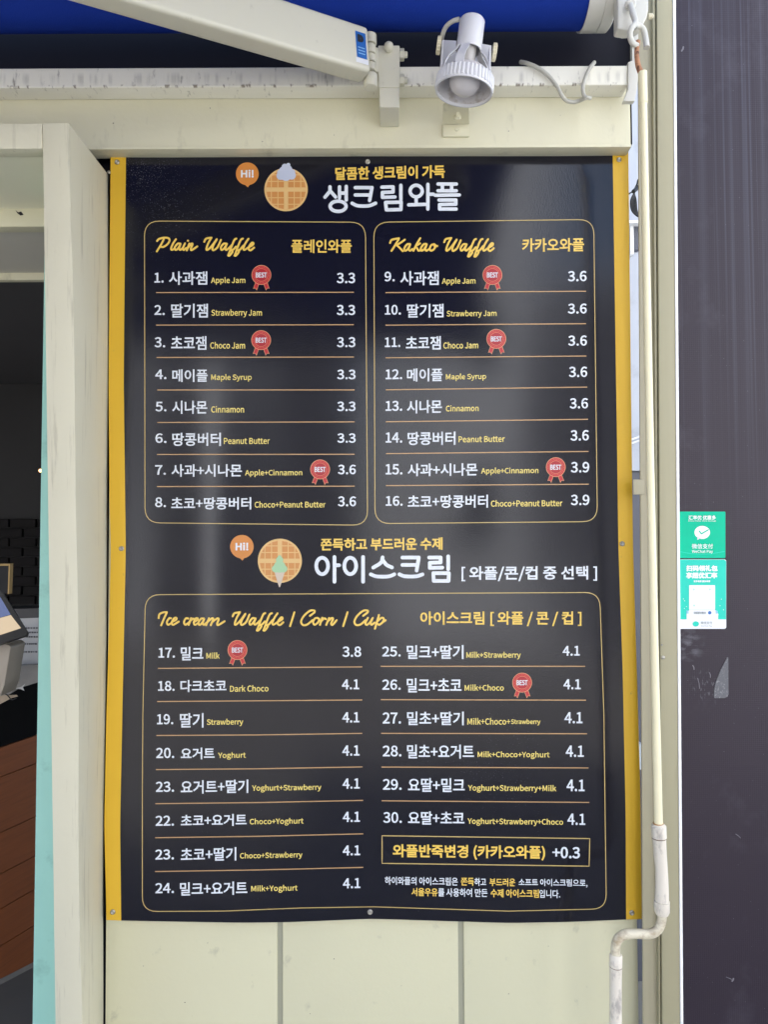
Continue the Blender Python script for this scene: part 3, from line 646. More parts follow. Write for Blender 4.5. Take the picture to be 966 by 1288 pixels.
# ------------------------------------------------------------------ print: text and strokes as thin meshes
try:
    _fp = os.path.join(bpy.utils.system_resource('DATAFILES', path='fonts'), 'Noto Sans CJK Regular.woff2')
    CJK = bpy.data.fonts.load(_fp)
except Exception:
    CJK = None
_cache = {}
def text_flat(s, font='cjk'):
    if (s, font) in _cache: return _cache[(s, font)]
    c = bpy.data.curves.new('t', 'FONT'); c.body = s; c.resolution_u = 3
    if font == 'cjk' and CJK: c.font = CJK
    o = bpy.data.objects.new('t', c); COL.objects.link(o)
    dg = bpy.context.evaluated_depsgraph_get()
    me = bpy.data.meshes.new_from_object(o.evaluated_get(dg))
    bm = bmesh.new(); bm.from_mesh(me); bmesh.ops.remove_doubles(bm, verts=bm.verts, dist=1e-5); bm.to_mesh(me); bm.free()
    V = np.array([(v.co.x, v.co.y) for v in me.vertices]); Fc = [tuple(p.vertices) for p in me.polygons]
    bpy.data.objects.remove(o); bpy.data.curves.remove(c); bpy.data.meshes.remove(me)
    _cache[(s, font)] = (V, Fc); return V, Fc
def embolden(V, Fc, r):
    """push the outline outwards by r (photo px; y runs down)"""
    V = V.copy(); ed = {}
    Fo = []
    for f in Fc:
        a = sum(V[f[i]][0] * V[f[(i + 1) % len(f)]][1] - V[f[(i + 1) % len(f)]][0] * V[f[i]][1] for i in range(len(f)))
        Fo.append(f if a > 0 else f[::-1])
    for f in Fo:
        for i in range(len(f)): ed[(f[i], f[(i + 1) % len(f)])] = ed.get((f[i], f[(i + 1) % len(f)]), 0) + 1
    N = {}
    for (a, b) in ed:
        if (b, a) in ed: continue
        d = V[b] - V[a]; L_ = math.hypot(*d)
        if L_ < 1e-9: continue
        nn = np.array((d[1], -d[0])) / L_
        N.setdefault(a, []).append(nn); N.setdefault(b, []).append(nn)
    out = V.copy()
    for k, ns in N.items():
        s = sum(ns); L_ = math.hypot(*s)
        if L_ < 1e-6: continue
        s = s / L_; c = max(.6, float(np.dot(s, ns[0]))); out[k] = V[k] + s * (r / c)
    return out, Fo
def text_px(s, x0, x1, y0, y1, r=.3, slope=0.0, font='cjk'):
    V, Fc = text_flat(s, font)
    mn, mx = V.min(0), V.max(0)
    x0 += r; x1 -= r; y0 += r; y1 -= r
    hh = abs(slope) * (x1 - x0) * .85; y0 += hh / 2; y1 -= hh / 2
    P = np.empty_like(V)
    P[:, 0] = x0 + (V[:, 0] - mn[0]) / (mx[0] - mn[0]) * (x1 - x0)
    P[:, 1] = y1 - (V[:, 1] - mn[1]) / (mx[1] - mn[1]) * (y1 - y0)
    P[:, 1] += slope * (P[:, 0] - (x0 + x1) / 2)
    return embolden(P, Fc, r)
def strokes_px(strokes, step=.25):
    """round-ended pen strokes [(points, radius)] in photo px -> filled outline mesh (distance field contour)"""
    segs = []
    for P, r in strokes:
        P = [Vector((a, b, 0)) for a, b in P]
        for i in range(len(P) - 1): segs.append((P[i].x, P[i].y, P[i + 1].x, P[i + 1].y, r))
    A = np.array(segs); pad = A[:, 4].max() + 1
    x0, y0 = min(A[:, 0].min(), A[:, 2].min()) - pad, min(A[:, 1].min(), A[:, 3].min()) - pad
    x1, y1 = max(A[:, 0].max(), A[:, 2].max()) + pad, max(A[:, 1].max(), A[:, 3].max()) + pad
    nx, ny = int((x1 - x0) / step) + 2, int((y1 - y0) / step) + 2
    D = np.full((ny, nx), 9.0)
    for ax_, ay, bx, by, r in segs:
        i0 = max(0, int((min(ax_, bx) - r - 1 - x0) / step)); i1 = min(nx, int((max(ax_, bx) + r + 1 - x0) / step) + 2)
        j0 = max(0, int((min(ay, by) - r - 1 - y0) / step)); j1 = min(ny, int((max(ay, by) + r + 1 - y0) / step) + 2)
        X, Y = np.meshgrid(x0 + np.arange(i0, i1) * step, y0 + np.arange(j0, j1) * step)
        dx, dy = bx - ax_, by - ay; q = dx * dx + dy * dy + 1e-9
        t = np.clip(((X - ax_) * dx + (Y - ay) * dy) / q, 0, 1)
        d = np.hypot(X - ax_ - t * dx, Y - ay - t * dy) - r
        D[j0:j1, i0:i1] = np.minimum(D[j0:j1, i0:i1], d)
    D[D == 0] = 1e-6
    I = D < 0; nxt = {}
    cells = np.argwhere((I[:-1, :-1].astype(int) + I[1:, :-1] + I[:-1, 1:] + I[1:, 1:]) % 4 != 0)
    def ep(j, i, k):             # edge id -> key
        return ((j, i, 'h') if k == 0 else (j, i + 1, 'v') if k == 1 else (j + 1, i, 'h') if k == 2 else (j, i, 'v'))
    TAB = {1: [(3, 0)], 2: [(0, 1)], 3: [(3, 1)], 4: [(1, 2)], 5: [(3, 0), (1, 2)], 6: [(0, 2)], 7: [(3, 2)], 8: [(2, 3)], 9: [(2, 0)], 10: [(0, 1), (2, 3)], 11: [(2, 1)], 12: [(1, 3)], 13: [(1, 0)], 14: [(0, 3)]}
    for j, i in cells:
        c = int(I[j, i]) | int(I[j, i + 1]) << 1 | int(I[j + 1, i + 1]) << 2 | int(I[j + 1, i]) << 3
        for a, b in TAB.get(c, []): nxt[ep(j, i, a)] = ep(j, i, b)
    def pos(k):
        j, i, t = k
        if t == 'h': a, b = D[j, i], D[j, i + 1]; return (x0 + (i + a / (a - b)) * step, y0 + j * step)
        a, b = D[j, i], D[j + 1, i]; return (x0 + i * step, y0 + (j + a / (a - b)) * step)
    loops = []
    while nxt:
        s = next(iter(nxt)); k = s; lp_ = []
        while k in nxt: lp_.append(pos(k)); k = nxt.pop(k)
        if len(lp_) > 6:
            out = [lp_[0]]                                     # drop nearly collinear points
            for q in range(1, len(lp_) - 1):
                a, b, c = out[-1], lp_[q], lp_[q + 1]
                cr_ = abs((b[0] - a[0]) * (c[1] - a[1]) - (b[1] - a[1]) * (c[0] - a[0])); L_ = math.hypot(c[0] - a[0], c[1] - a[1]) + 1e-9
                if cr_ / L_ > .03 or math.hypot(b[0] - a[0], b[1] - a[1]) > 2.5: out.append(b)
            out.append(lp_[-1]); loops.append(out)
    cu = bpy.data.curves.new('s', 'CURVE'); cu.dimensions = '2D'; cu.fill_mode = 'BOTH'
    for lp_ in loops:
        sp = cu.splines.new('POLY'); sp.points.add(len(lp_) - 1)
        for q, (a, b) in enumerate(lp_): sp.points[q].co = (a, b, 0, 1)
        sp.use_cyclic_u = True
    o = bpy.data.objects.new('s', cu); COL.objects.link(o)
    dg = bpy.context.evaluated_depsgraph_get(); me = bpy.data.meshes.new_from_object(o.evaluated_get(dg))
    V = np.array([(v.co.x, v.co.y) for v in me.vertices]); Fc = [tuple(p.vertices) for p in me.polygons]
    bpy.data.objects.remove(o); bpy.data.curves.remove(cu); bpy.data.meshes.remove(me)
    return V, Fc
def merge(parts):
    V = []; Fc = []; n = 0
    for v, f in parts:
        V.append(v); Fc += [tuple(i + n for i in q) for q in f]; n += len(v)
    return np.concatenate(V), Fc

def stext(name, s, x0, x1, y0, y1, m, par, r=.2, lay=2, font='cjk'):
    V, Fc = text_px(s, x0, x1, y0, y1, r, 0, font)
    return mk(name, [pt(a, b, Ys - .0003 * lay) for a, b in V], Fc, m, par)

stA = root('payment_sticker', 'green square payment sticker with a white speech bubble and tick, above the other sticker', 'sticker', pt(883, 702, Ys))
spoly('sheet', rrect(853.8, 643.5, 913, 702, 1.2), P_GREEN, stA, 1)
stext('lettering', '汇率优 优惠多', 866.5, 901, 648.3, 653.8, P_SW, stA, .12)
stext('small_print', 'Better Rates  More Savings', 866.5, 901, 654.6, 656.2, P_SW, stA, .05)
bb_ = ell(883.8, 669.7, 9.8, 8.2, 36)
sb = spoly('bubble', bb_, P_SW, stA, 2)
spoly('bubble_tail', [(877.5, 675.2), (882, 677), (877.8, 679)], P_SW, stA, 2)
V, Fc = strokes_px([([(880.2, 668.2), (882.8, 671.4), (891.5, 666.4)], .75)])
mk('tick', [pt(a, b, Ys - .0009) for a, b in V], Fc, P_GREEN, sb)
stext('lettering', '微信支付', 870.8, 897.3, 684.0, 690.2, P_SW, stA, .05)
stext('lettering', 'WeChat Pay', 871, 897.3, 691.6, 696.4, P_SW, stA, .04)
V, Fc = strokes_px([([(a, 693.5 + 3.6 * math.sin((a - 854) / 58 * math.pi)) for a in range(855, 913, 3)], .35)])
mk('swoosh', [pt(a, b, Ys - .00045) for a, b in V], Fc, P_AQUA, stA)
stB = root('reward_sticker', 'taller aqua sticker with white lettering and an empty white square, below the green one', 'sticker', pt(883, 791, Ys))
spoly('sheet', rrect(854, 703.6, 914, 791, 2.5), P_SW, stB, 1)
spoly('colour_field', [(854, 705.8), (856, 703.9), (911.6, 703.9), (913.8, 705.8), (913.8, 779), (854, 779)], P_AQUA, stB, 1.6)
stext('lettering', '扫码领礼包', 863.8, 903.3, 711, 718.6, P_SW, stB, .38, 3)
stext('lettering', '享超优汇率', 863.5, 902.8, 719.9, 727.6, P_SW, stB, .38, 3)
stext('small_print', '无手续费 赢免单券', 873, 894, 729.8, 732.4, P_SW, stB, .1, 3)
spoly('white_card', rrect(867.3, 736, 900, 767, .8), P_SW, stB, 3)
spoly('white_card', [(864.2, 771.5), (867.5, 767.3), (900, 767.3), (903.8, 771.5), (903.8, 779.2), (864.2, 779.2)], P_SW, stB, 3)
for cx, cy in ((873.2, 741.4), (893.4, 741.4), (873.6, 761.6)): spoly('corner_dot', ell(cx, cy, 1.3, n=10), mat('pale_mint', (.45, .70, .62), .4), stB, 4)
spoly('blue_dot', ell(893.3, 770.7, 2.2, n=14), P_SBLUE, stB, 4)
stext('small_print', '扫码领优惠礼包 微信支付', 873, 888.5, 769.2, 772.6, P_SGREY, stB, .1, 4)
for a, b in ((864.2, 770.5), (900.6, 770.5)): spoly('tab', [(a, b - 3), (a + 2.6, b - 2), (a + 2.6, b + 1.4), (a, b + 1.4)], P_SKY, stB, 3.5)
spoly('bubble', ell(875.7, 784.8, 4, 3.3, 20), P_AQUA, stB, 3)
stext('lettering', '微信支付', 882, 896.5, 781.6, 785.2, P_SGREY, stB, .05, 3)
stext('small_print', 'WeChat Pay', 882, 896.5, 786.6, 788.4, P_SGREY, stB, .05, 3)
for i in range(9):
    a, b = random.choice([(858, 864), (903, 911)]); spoly('confetti', ell(random.uniform(a, b), random.uniform(752, 777), .5, n=6), P_SW, stB, 3)
res = prism('tape_residue', [(915.3, 826.5), (916.6, 827), (917, 873), (915.5, 876.5), (912, 878), (899, 878), (898.8, 867), (901, 858), (906, 845)], yp + .0008, yp + .0016,
            mat('tape_residue', (.12, .12, .13), .6, var=.2, scale=160, dirt=(.36, .36, .37), dirt_amt=.75, dirt_scale=(420, 420, 420), dirt_thr=(.56, .66)), None)
tag(res, 'torn grey adhesive tape residue on the dark panel below the stickers', 'tape residue')
sf = root('scuff_marks', 'pale scratches and flakes scattered on the dark panel', 'scuff', pt(890, 860, Ys))
M_SCUFF = mat('scuff', (.17, .16, .18), .6, var=.3, scale=200)
for (a, b, c, d, r) in ((878, 853, 880.5, 866, .4), (893, 846, 894, 852, .5), (923, 1231, 921.5, 1234, 1.0), (914, 1229, 921, 1232, .4), (858, 64, 860, 59, 1.0), (926, 1049, 932, 1054, .4), (872, 837, 873.5, 842, .6)):
    V, Fc = strokes_px([([(a, b), ((a + c) / 2 + .6, (b + d) / 2), (c, d)], r)])
    mk('scratch', [pt(p, q, Ys) for p, q in V], Fc, M_SCUFF, sf)

# ================================================================== BEHIND THE GAP (right of the board)
rb_ = root('rear_building', 'pale blue grey rendered building seen through the narrow gap beside the board', 'building', (xat(800, 600, 1.2), 1.2, 0))
z590 = pt(800, 592, 1.2).z
box('wall', .45, 2.2, 1.2, 1.5, z590, 3.6, M_CONC, rb_)
box('door', .45, 2.2, 1.215, 1.5, 0, z590 - .002, M_SHUT, rb_)
rbox('ledge', 780, 277, 830, 280, 1.14, 1.1995, M_EDGE, rb_)
rbox('window', 798, 279, 806, 313, 1.17, 1.1998, M_SHUT, rb_)
rbox('window_frame', 793, 281, 798, 320, 1.165, 1.1998, M_EDGE, rb_)
for k, (ya, yb) in enumerate(((555, 548), (560, 553))):
    tube('pipe', [pt(780, ya + 3, 1.16), pt(830, yb - 8, 1.16)], .0035, M_EDGE, rb_, 10)
bx = rbox('utility_box', 794, 936, 809, 968, 1.15, 1.20, mat('pale_box', (.55, .62, .66), .5), None); tag(bx, 'pale blue box seen low through the gap beside the board', 'box')
cc = root('cable_coil', 'coil of black cables hanging in the gap right of the yellow edge', 'cable', pt(799, 250, .35))
for k in range(5):
    o = k * 1.6
    tube('loop', [pt(803 + o * .3, 226, .35 + k * .006), pt(799.5 - o * .2, 240, .35 + k * .006), pt(794 + o, 252, .35 + k * .006), pt(795 + o, 264, .35 + k * .006), pt(801 + o * .5, 271, .35 + k * .006), pt(808, 274, .35 + k * .006)], .0018, M_BLACK, cc, 8)
tube('loop', [pt(786, 247, .34), pt(797, 240, .34), pt(808, 228, .34)], .0016, M_BLACK, cc, 8)
tube('tie', [pt(797, 241, .335), pt(804, 235, .345)], .0045, M_BLACK, cc, 8)
tf = root('rear_paving', 'pale tiled paving strip seen low through the gap', 'paving', (xat(806, 1250, .55), .6, .01))
for k in range(7):
    y0 = .40 + k * .115
    box('tile', .34, .62, y0, y0 + .112, .012, .03, M_TILE, tf, bevel=.001, seg=1)

# ================================================================== MENU BOARD
mbz = pt(468, 1158, -.01)
mb = root('menu_board', 'large black and yellow vinyl waffle and ice cream price list screwed to the cream wall', 'menu board', (mbz.x, -.006, mbz.z))
LX = ([195, 400, 480, 630, 690, 780, 900, 1040, 1110, 1158], [138.7, 136.8, 136.2, 137.3, 138.9, 137, 133.4, 130.7, 132.4, 133.4])
LX2 = ([195, 400, 480, 690, 900, 1040, 1158], [158, 155.8, 155.2, 157.8, 153.4, 150.6, 152])
RX2 = ([193, 580, 690, 840, 1030, 1158], [771, 776.8, 778.2, 783.5, 787.4, 788])
RX = ([193, 580, 690, 840, 1000, 1158], [790.8, 795.3, 796.7, 801.3, 806, 807.8])
BY = ([130, 152, 300, 350, 400, 466, 560, 640, 720, 808], [1157, 1158, 1160.6, 1160.2, 1158.5, 1155.6, 1158.5, 1161, 1159.5, 1155.8])
TY = ([138, 160, 300, 466, 600, 793], [193.5, 193, 191, 188, 188, 191])
def sm(tab, t):                  # smooth-ish interpolation
    return (float(np.interp(t - 14, *tab)) + float(np.interp(t, *tab)) * 2 + float(np.interp(t + 14, *tab))) / 4
def g_(x, c, s): return math.exp(-((x - c) / s) ** 2)
def WY(px, py):                  # how far the sheet stands off the wall, in metres
    d = .0075
    k = g_(py, 760, 330)
    d += .0030 * math.sin((px - 215) / 38.0 * 1.0) * g_(px, 250, 70) * k
    d += .0030 * math.sin((px - 560) / 60.0) * g_(px, 580, 130) * g_(py, 520, 230)
    d += .0014 * math.sin(py / 92.0 + px / 260.0) + .0010 * math.sin(px / 71.0 + 1.3)
    d += .004 * g_(py, 1175, 60) * (.5 + .5 * math.sin(px / 54.0 + 2.6))
    return -d
def bp_(px, py, lay=0.0): return pt(px, py, WY(px, py) - lay)
NX, NY = 96, 130
def sheet(name, tabL, tabR, m, nx, u0=0.0, u1=1.0, off=0.0, par=mb, th=.0012):
    vv, ff = [], []
    for j in range(NY + 1):
        v_ = j / NY; pyr = 190 + v_ * 970
        xl, xr = sm(tabL, pyr), sm(tabR, pyr)
        for i in range(nx + 1):
            px = xl + (xr - xl) * i / nx
            py = sm(TY, px) * (1 - v_) + sm(BY, px) * v_
            vv.append(bp_(px, py, off))
    n = len(vv)
    vv += [Vector((p.x, p.y + th, p.z)) for p in vv]
    for j in range(NY):
        for i in range(nx):
            a = j * (nx + 1) + i; ff.append((a, a + 1, a + nx + 2, a + nx + 1)); ff.append((n + a, n + a + nx + 1, n + a + nx + 2, n + a + 1))
    ring = [i for i in range(nx + 1)] + [j * (nx + 1) + nx for j in range(1, NY + 1)] + [NY * (nx + 1) + i for i in range(nx - 1, -1, -1)] + [j * (nx + 1) for j in range(NY - 1, 0, -1)]
    for q in range(len(ring)):
        a, b = ring[q], ring[(q + 1) % len(ring)]; ff.append((a, b, n + b, n + a))
    return mk(name, vv, ff, m, par, smooth=True)
sheet('sheet', LX2, RX2, M_BOARD, NX)
sheet('yellow_border', LX, LX2, M_YEL, 5)
sheet('yellow_border', RX2, RX, M_YEL, 5)
# screws
scp = None
for (x, y) in ((147, 204), (462.5, 203.5), (779, 201), (152.3, 690), (783, 684), (141.5, 1147), (465.5, 1147), (795, 1148)):
    p = bp_(x, y, .0003)
    if scp is None:
        scp = lathe('screw', [(0, .0044), (.0012, .0042), (.0022, .0026), (.0018, .0014), (.0012, .0002)], p, (0, -1, 0), M_METAL, mb, seg=16); c0 = gloc(scp) - p
    else: copy_to(scp, p + c0, mb)

def pr(name, VF, m, par=mb, lay=.0005):
    V, Fc = VF
    return mk(name, [bp_(a, b, lay) for a, b in V], Fc, m, par)
def slope(px, py):
    l = np.interp(py, [300, 500, 760, 840, 925, 1010, 1090], [0, 0, -.004, -.007, -.010, -.0155, -.019])
    r = np.interp(py, [280, 367, 487, 610, 740, 838, 922, 965, 1008, 1053, 1125], [-.008, -.008, -.011, -.008, -.004, 0, .002, .0045, .0075, .0125, .014])
    t = min(1, max(0, (px - 440) / 50.0)); return float(l * (1 - t) + r * t)
def tx(name, s, x0, x1, y0, y1, m, par=mb, r=.33, lay=.0005, sl_=None, font='cjk'):
    s_l = slope((x0 + x1) / 2, (y0 + y1) / 2) if sl_ is None else sl_
    return pr(name, text_px(s, x0, x1, y0, y1, r, s_l, font), m, par, lay)
def line_px(P, hw, closed=False, step=8.0):
    """thin line of half width hw along P"""
    Q = []
    n = len(P); rng = n if closed else n - 1
    for i in range(rng):
        a, b = np.array(P[i]), np.array(P[(i + 1) % n]); k = max(1, int(np.hypot(*(b - a)) / step))
        for j in range(k): Q.append(a + (b - a) * j / k)
    if not closed: Q.append(np.array(P[-1]))
    V = []; m_ = len(Q)
    for i in range(m_):
        a = Q[i - 1] if (closed or i > 0) else Q[0]; b = Q[(i + 1) % m_] if (closed or i < m_ - 1) else Q[-1]
        t = (b - a) / np.hypot(*(b - a)); nn = np.array((-t[1], t[0])) * hw; V += [Q[i] + nn, Q[i] - nn]
    Fc = [(2 * i, 2 * i + 1, (2 * i + 3) % (2 * m_), (2 * i + 2) % (2 * m_)) for i in range(m_ if closed else m_ - 1)]
    return np.array(V), Fc
def rpath(tl, tr, br_, bl, r, n=6):
    o = []
    C = [np.array(c, float) for c in (tl, tr, br_, bl)]
    for i in range(4):
        c, a, b = C[i], C[i - 1], C[(i + 1) % 4]
        p = c + (a - c) / np.hypot(*(a - c)) * r; q = c + (b - c) / np.hypot(*(b - c)) * r
        for k in range(n + 1):
            t = k / n; o.append(tuple((p * (1 - t) ** 2 + c * 2 * t * (1 - t) * (1 - .0) + q * t * t)))
    return o
# section borders
pr('section_border', line_px(rpath((181.3, 278), (459.6, 279.5), (462.3, 660.6), (182, 657.5), 19), .52, True), P_BORDER)
pr('section_border', line_px(rpath((470.2, 279.5), (747.2, 276), (751.8, 656), (471.7, 658.6), 19), .52, True), P_BORDER)
b3 = rpath((182.3, 748), (755, 745.2), (763.2, 1143.5), (178.4, 1146.5), 19)
b3 = b3[:14] + [(760, 900)] + b3[14:21] + [(640, 1146), (560, 1143.5), (470, 1140.6), (380, 1142), (280, 1146)] + b3[21:] + [(178.6, 1000), (179.2, 900)]
pr('section_border', line_px(b3, .52, True), P_BORDER)

# --- menu rows: (number, nx0, nx1, ny0, ny1, name, x0, x1, y0, y1, [(english, x0, x1, y0, y1)...], price, x0, x1, y0, y1)
R_ = [
 ('1.', 193.8, 205.4, 343, 355.7, '사과잼', 212.2, 260.4, 341.2, 358.3, [('Apple Jam', 265, 308.3, 348.5, 358)], '3.3', 423.5, 446.7, 343, 356.3),
 ('2.', 193.8, 206.8, 383.6, 396.3, '딸기잼', 214.8, 261.2, 382, 399.6, [('Strawberry Jam', 265.5, 329.3, 389, 399.3)], '3.3', 423.5, 446.7, 383.4, 396.4),
 ('3.', 194, 207.4, 424, 437, '초코잼', 214.8, 259.3, 422.8, 440, [('Choco Jam', 264, 308, 430, 438.6)], '3.3', 423.7, 447, 424, 436.8),
 ('4.', 194.8, 209, 464.8, 477, '메이플', 216.3, 261, 464.5, 480.4, [('Maple Syrup', 265.3, 316.3, 470.5, 480)], '3.3', 424, 447.2, 464.8, 477.2),
 ('5.', 195, 209, 505.3, 517.5, '시나몬', 216.3, 260.4, 504, 520.5, [('Cinnamon', 265.3, 306.7, 510.8, 519)], '3.3', 424, 447.3, 505, 517.2),
 ('6.', 195, 209, 545, 557.3, '땅콩버터', 216.3, 277.6, 544.3, 561, [('Peanut Butter', 281.2, 339.2, 550.8, 558.6)], '3.3', 424.3, 447.4, 545, 557),
 ('7.', 194.7, 208.3, 585, 597.3, '사과+시나몬', 215.3, 304, 583.8, 599.7, [('Apple+Cinnamon', 308, 380, 590.5, 600)], '3.6', 425, 447.6, 584.4, 596.7),
 ('8.', 194.7, 208.4, 625.5, 638, '초코+땅콩버터', 215, 315.7, 625.3, 641, [('Choco+Peanut Butter', 320, 409.4, 630.4, 638.6)], '3.6', 425, 447.8, 624.3, 637),
 ('9.', 483.6, 496.5, 341.5, 354, '사과잼', 503.5, 552, 340.7, 359, [('Apple Jam', 556, 598.3, 349, 359)], '3.6', 714.7, 738.2, 340.7, 354),
 ('10.', 484, 504.3, 383.3, 396, '딸기잼', 512, 558, 382, 399.7, [('Strawberry Jam', 562, 624.8, 390, 400)], '3.6', 714.7, 738.4, 381.7, 394.6),
 ('11.', 484, 503.5, 424.3, 436.8, '초코잼', 510.6, 554.5, 422.7, 440, [('Choco Jam', 557.8, 601.7, 429.8, 438.6)], '3.6', 715, 738.6, 421.8, 435),
 ('12.', 485, 505.8, 464.3, 477.3, '메이플', 512, 556.8, 463.2, 480, [('Maple Syrup', 561, 611.7, 469.6, 479.2)], '3.6', 716, 739, 461, 474.5),
 ('13.', 485, 506, 504, 517, '시나몬', 512, 556, 503, 520, [('Cinnamon', 561, 602.2, 509.5, 517.6)], '3.6', 717, 740, 500.6, 514),
 ('14.', 485, 506, 543.8, 557, '땅콩버터', 512.8, 573, 542.8, 560, [('Peanut Butter', 577, 635.3, 548.4, 556.4)], '3.6', 718, 741, 540.8, 554.4),
 ('15.', 485, 506.2, 583.6, 597, '사과+시나몬', 512.8, 600.8, 582.6, 599, [('Apple+Cinnamon', 605.4, 677.5, 587.8, 597.6)], '3.9', 718.4, 741.6, 580.8, 594.5),
 ('16.', 485.3, 506.5, 623.7, 636.4, '초코+땅콩버터', 512.8, 614, 622.3, 639.2, [('Choco+Peanut Butter', 617.7, 707.8, 628.5, 637.4)], '3.9', 718.4, 741.8, 622, 635.6),
 ('17.', 198.9, 219.7, 814.7, 827.5, '밀크', 227, 255.4, 813.4, 830.7, [('Milk', 259.2, 276, 820.6, 828.6)], '3.8', 430.6, 454.3, 813, 826.4),
 ('18.', 198.4, 219.3, 856.4, 869.2, '다크초코', 226.5, 284.6, 855, 870.6, [('Dark Choco', 289, 337.5, 861.6, 870.2)], '4.1', 430, 451.8, 854.5, 867.3),
 ('19.', 197, 217.6, 898, 911.3, '딸기', 225.9, 255.7, 896.8, 915.4, [('Strawberry', 259.8, 305.6, 903.9, 913.7)], '4.1', 430.5, 452, 895.7, 909),
 ('20.', 196, 218.8, 940.4, 953.8, '요거트', 227, 269.8, 940.2, 955.3, [('Yoghurt', 274, 309, 945.8, 955.6)], '4.1', 430.5, 452.2, 937.4, 950.8),
 ('23.', 195.7, 218.6, 982.9, 996.3, '요거트+딸기', 227, 312, 980.6, 998.5, [('Yoghurt+Strawberry', 316.8, 404, 986.2, 996.8)], '4.1', 430.8, 452.5, 979, 992.3),
 ('22.', 195.3, 218.4, 1025.7, 1039, '초코+요거트', 227, 310, 1023.6, 1039.8, [('Choco+Yoghurt', 313.8, 381.6, 1028.6, 1039)], '4.1', 431, 452.8, 1020.9, 1034.2),
 ('23.', 195, 218.4, 1068.2, 1081.4, '초코+딸기', 227, 297, 1065.6, 1083.5, [('Choco+Strawberry', 301.5, 380.2, 1071.2, 1081.8)], '4.1', 431, 453, 1063.2, 1076.2),
 ('24.', 195, 218.4, 1110.3, 1123.8, '밀크+요거트', 225.9, 310.8, 1108.5, 1126.7, [('Milk+Yoghurt', 315.7, 374.2, 1112.8, 1123.4)], '4.1', 431.2, 453.2, 1104.4, 1117.6),
 ('25.', 480.8, 504, 813, 825.9, '밀크+딸기', 511.7, 583.2, 811.4, 829, [('Milk+Strawberry', 586.7, 655.3, 819.8, 829.4)], '4.1', 708, 729.7, 812.4, 824.9),
 ('26.', 480.8, 504, 854.6, 867.8, '밀크+초코', 511.7, 580.7, 853, 871, [('Milk+Choco', 584.6, 634, 861, 868.8)], '4.1', 709, 730.8, 854.3, 867.2),
 ('27.', 481.4, 504.4, 896, 910.3, '밀초+딸기', 512, 583.5, 895, 912.3, [('Milk+Choco+', 588, 642.3, 903, 911.6), ('Strawberry', 643, 680, 904.4, 912.4)], '4.1', 710.3, 733, 895.7, 910),
 ('28.', 481.4, 505, 937.7, 951.6, '밀초+요거트', 512, 596.5, 936.5, 954.3, [('Milk+Choco+Yoghurt', 601, 691.7, 945, 954.8)], '4.1', 712, 734.6, 937.7, 952.3),
 ('29.', 481.6, 505.2, 979.7, 993.6, '요딸+밀크', 513.3, 584.7, 978.5, 996.3, [('Yoghurt+Strawberry+Milk', 589, 700, 986.8, 997.4)], '4.1', 713, 735.8, 980.5, 995.5),
 ('30.', 482, 505.5, 1021.3, 1035.2, '요딸+초코', 513.3, 584.3, 1020.3, 1037.6, [('Yoghurt+Strawberry+Choco', 588.4, 708.7, 1028.8, 1039.6)], '4.1', 714, 736.6, 1023.3, 1037.9),
]
for row in R_:
    num, a, b, c, d, nm, e0, e1, e2, e3, eng, prc, p0_, p1_, p2_, p3_ = row
    o = pr('menu_item', merge([text_px(num, a, b, c, d, .36, slope(a, c)), text_px(nm, e0, e1, e2, e3, .33, slope(e0, e2))]), P_WHITE)
    for (s, q0, q1, q2, q3) in eng: tx('english_name', s, q0, q1, q2, q3, P_PALE, o, .16)
    tx('price', prc, p0_, p1_, p2_, p3_, P_WHITE, o, .36)
# divider lines
for (x0, y0, x1, y1) in [(196, 368, 445, 367.6), (196, 408.9, 445, 408.4), (196.5, 449.6, 445, 449), (197.5, 449.9 + 40.6, 446, 490.4), (197.5, 531.4, 446, 530.6), (197, 571.6, 446, 571.4), (197, 612, 446, 611.5),
        (485, 368, 737.5, 366.3), (485, 409, 737.5, 407.1), (485, 450, 738, 447.8), (485.3, 490.3, 739, 486.9), (485.3, 530.5, 740, 527.4), (485.6, 570.6, 740.6, 567.8), (485.6, 610.8, 741, 609),
        (198.2, 840.7, 455.6, 838.8), (197.3, 882.4, 455.6, 880.4), (196.4, 925.1, 455.6, 922.4), (195.6, 968, 456, 964.6), (195, 1010.9, 456.6, 1006.7), (194.8, 1053.7, 456.8, 1048.8), (194.5, 1096.2, 456.8, 1091),
        (478.7, 838.1, 736.3, 838.1), (479, 880, 737.4, 880.7), (479.4, 922.4, 738.8, 922.9), (479.8, 964.8, 740.6, 965.9), (480, 1007.2, 741.6, 1009.3)]:
    pr('divider_line', line_px([(x0, y0), ((x0 + x1) / 2, (y0 + y1) / 2 + (.6 if x0 < 300 and y0 > 900 else 0)), (x1, y1)], .6), P_LINE)
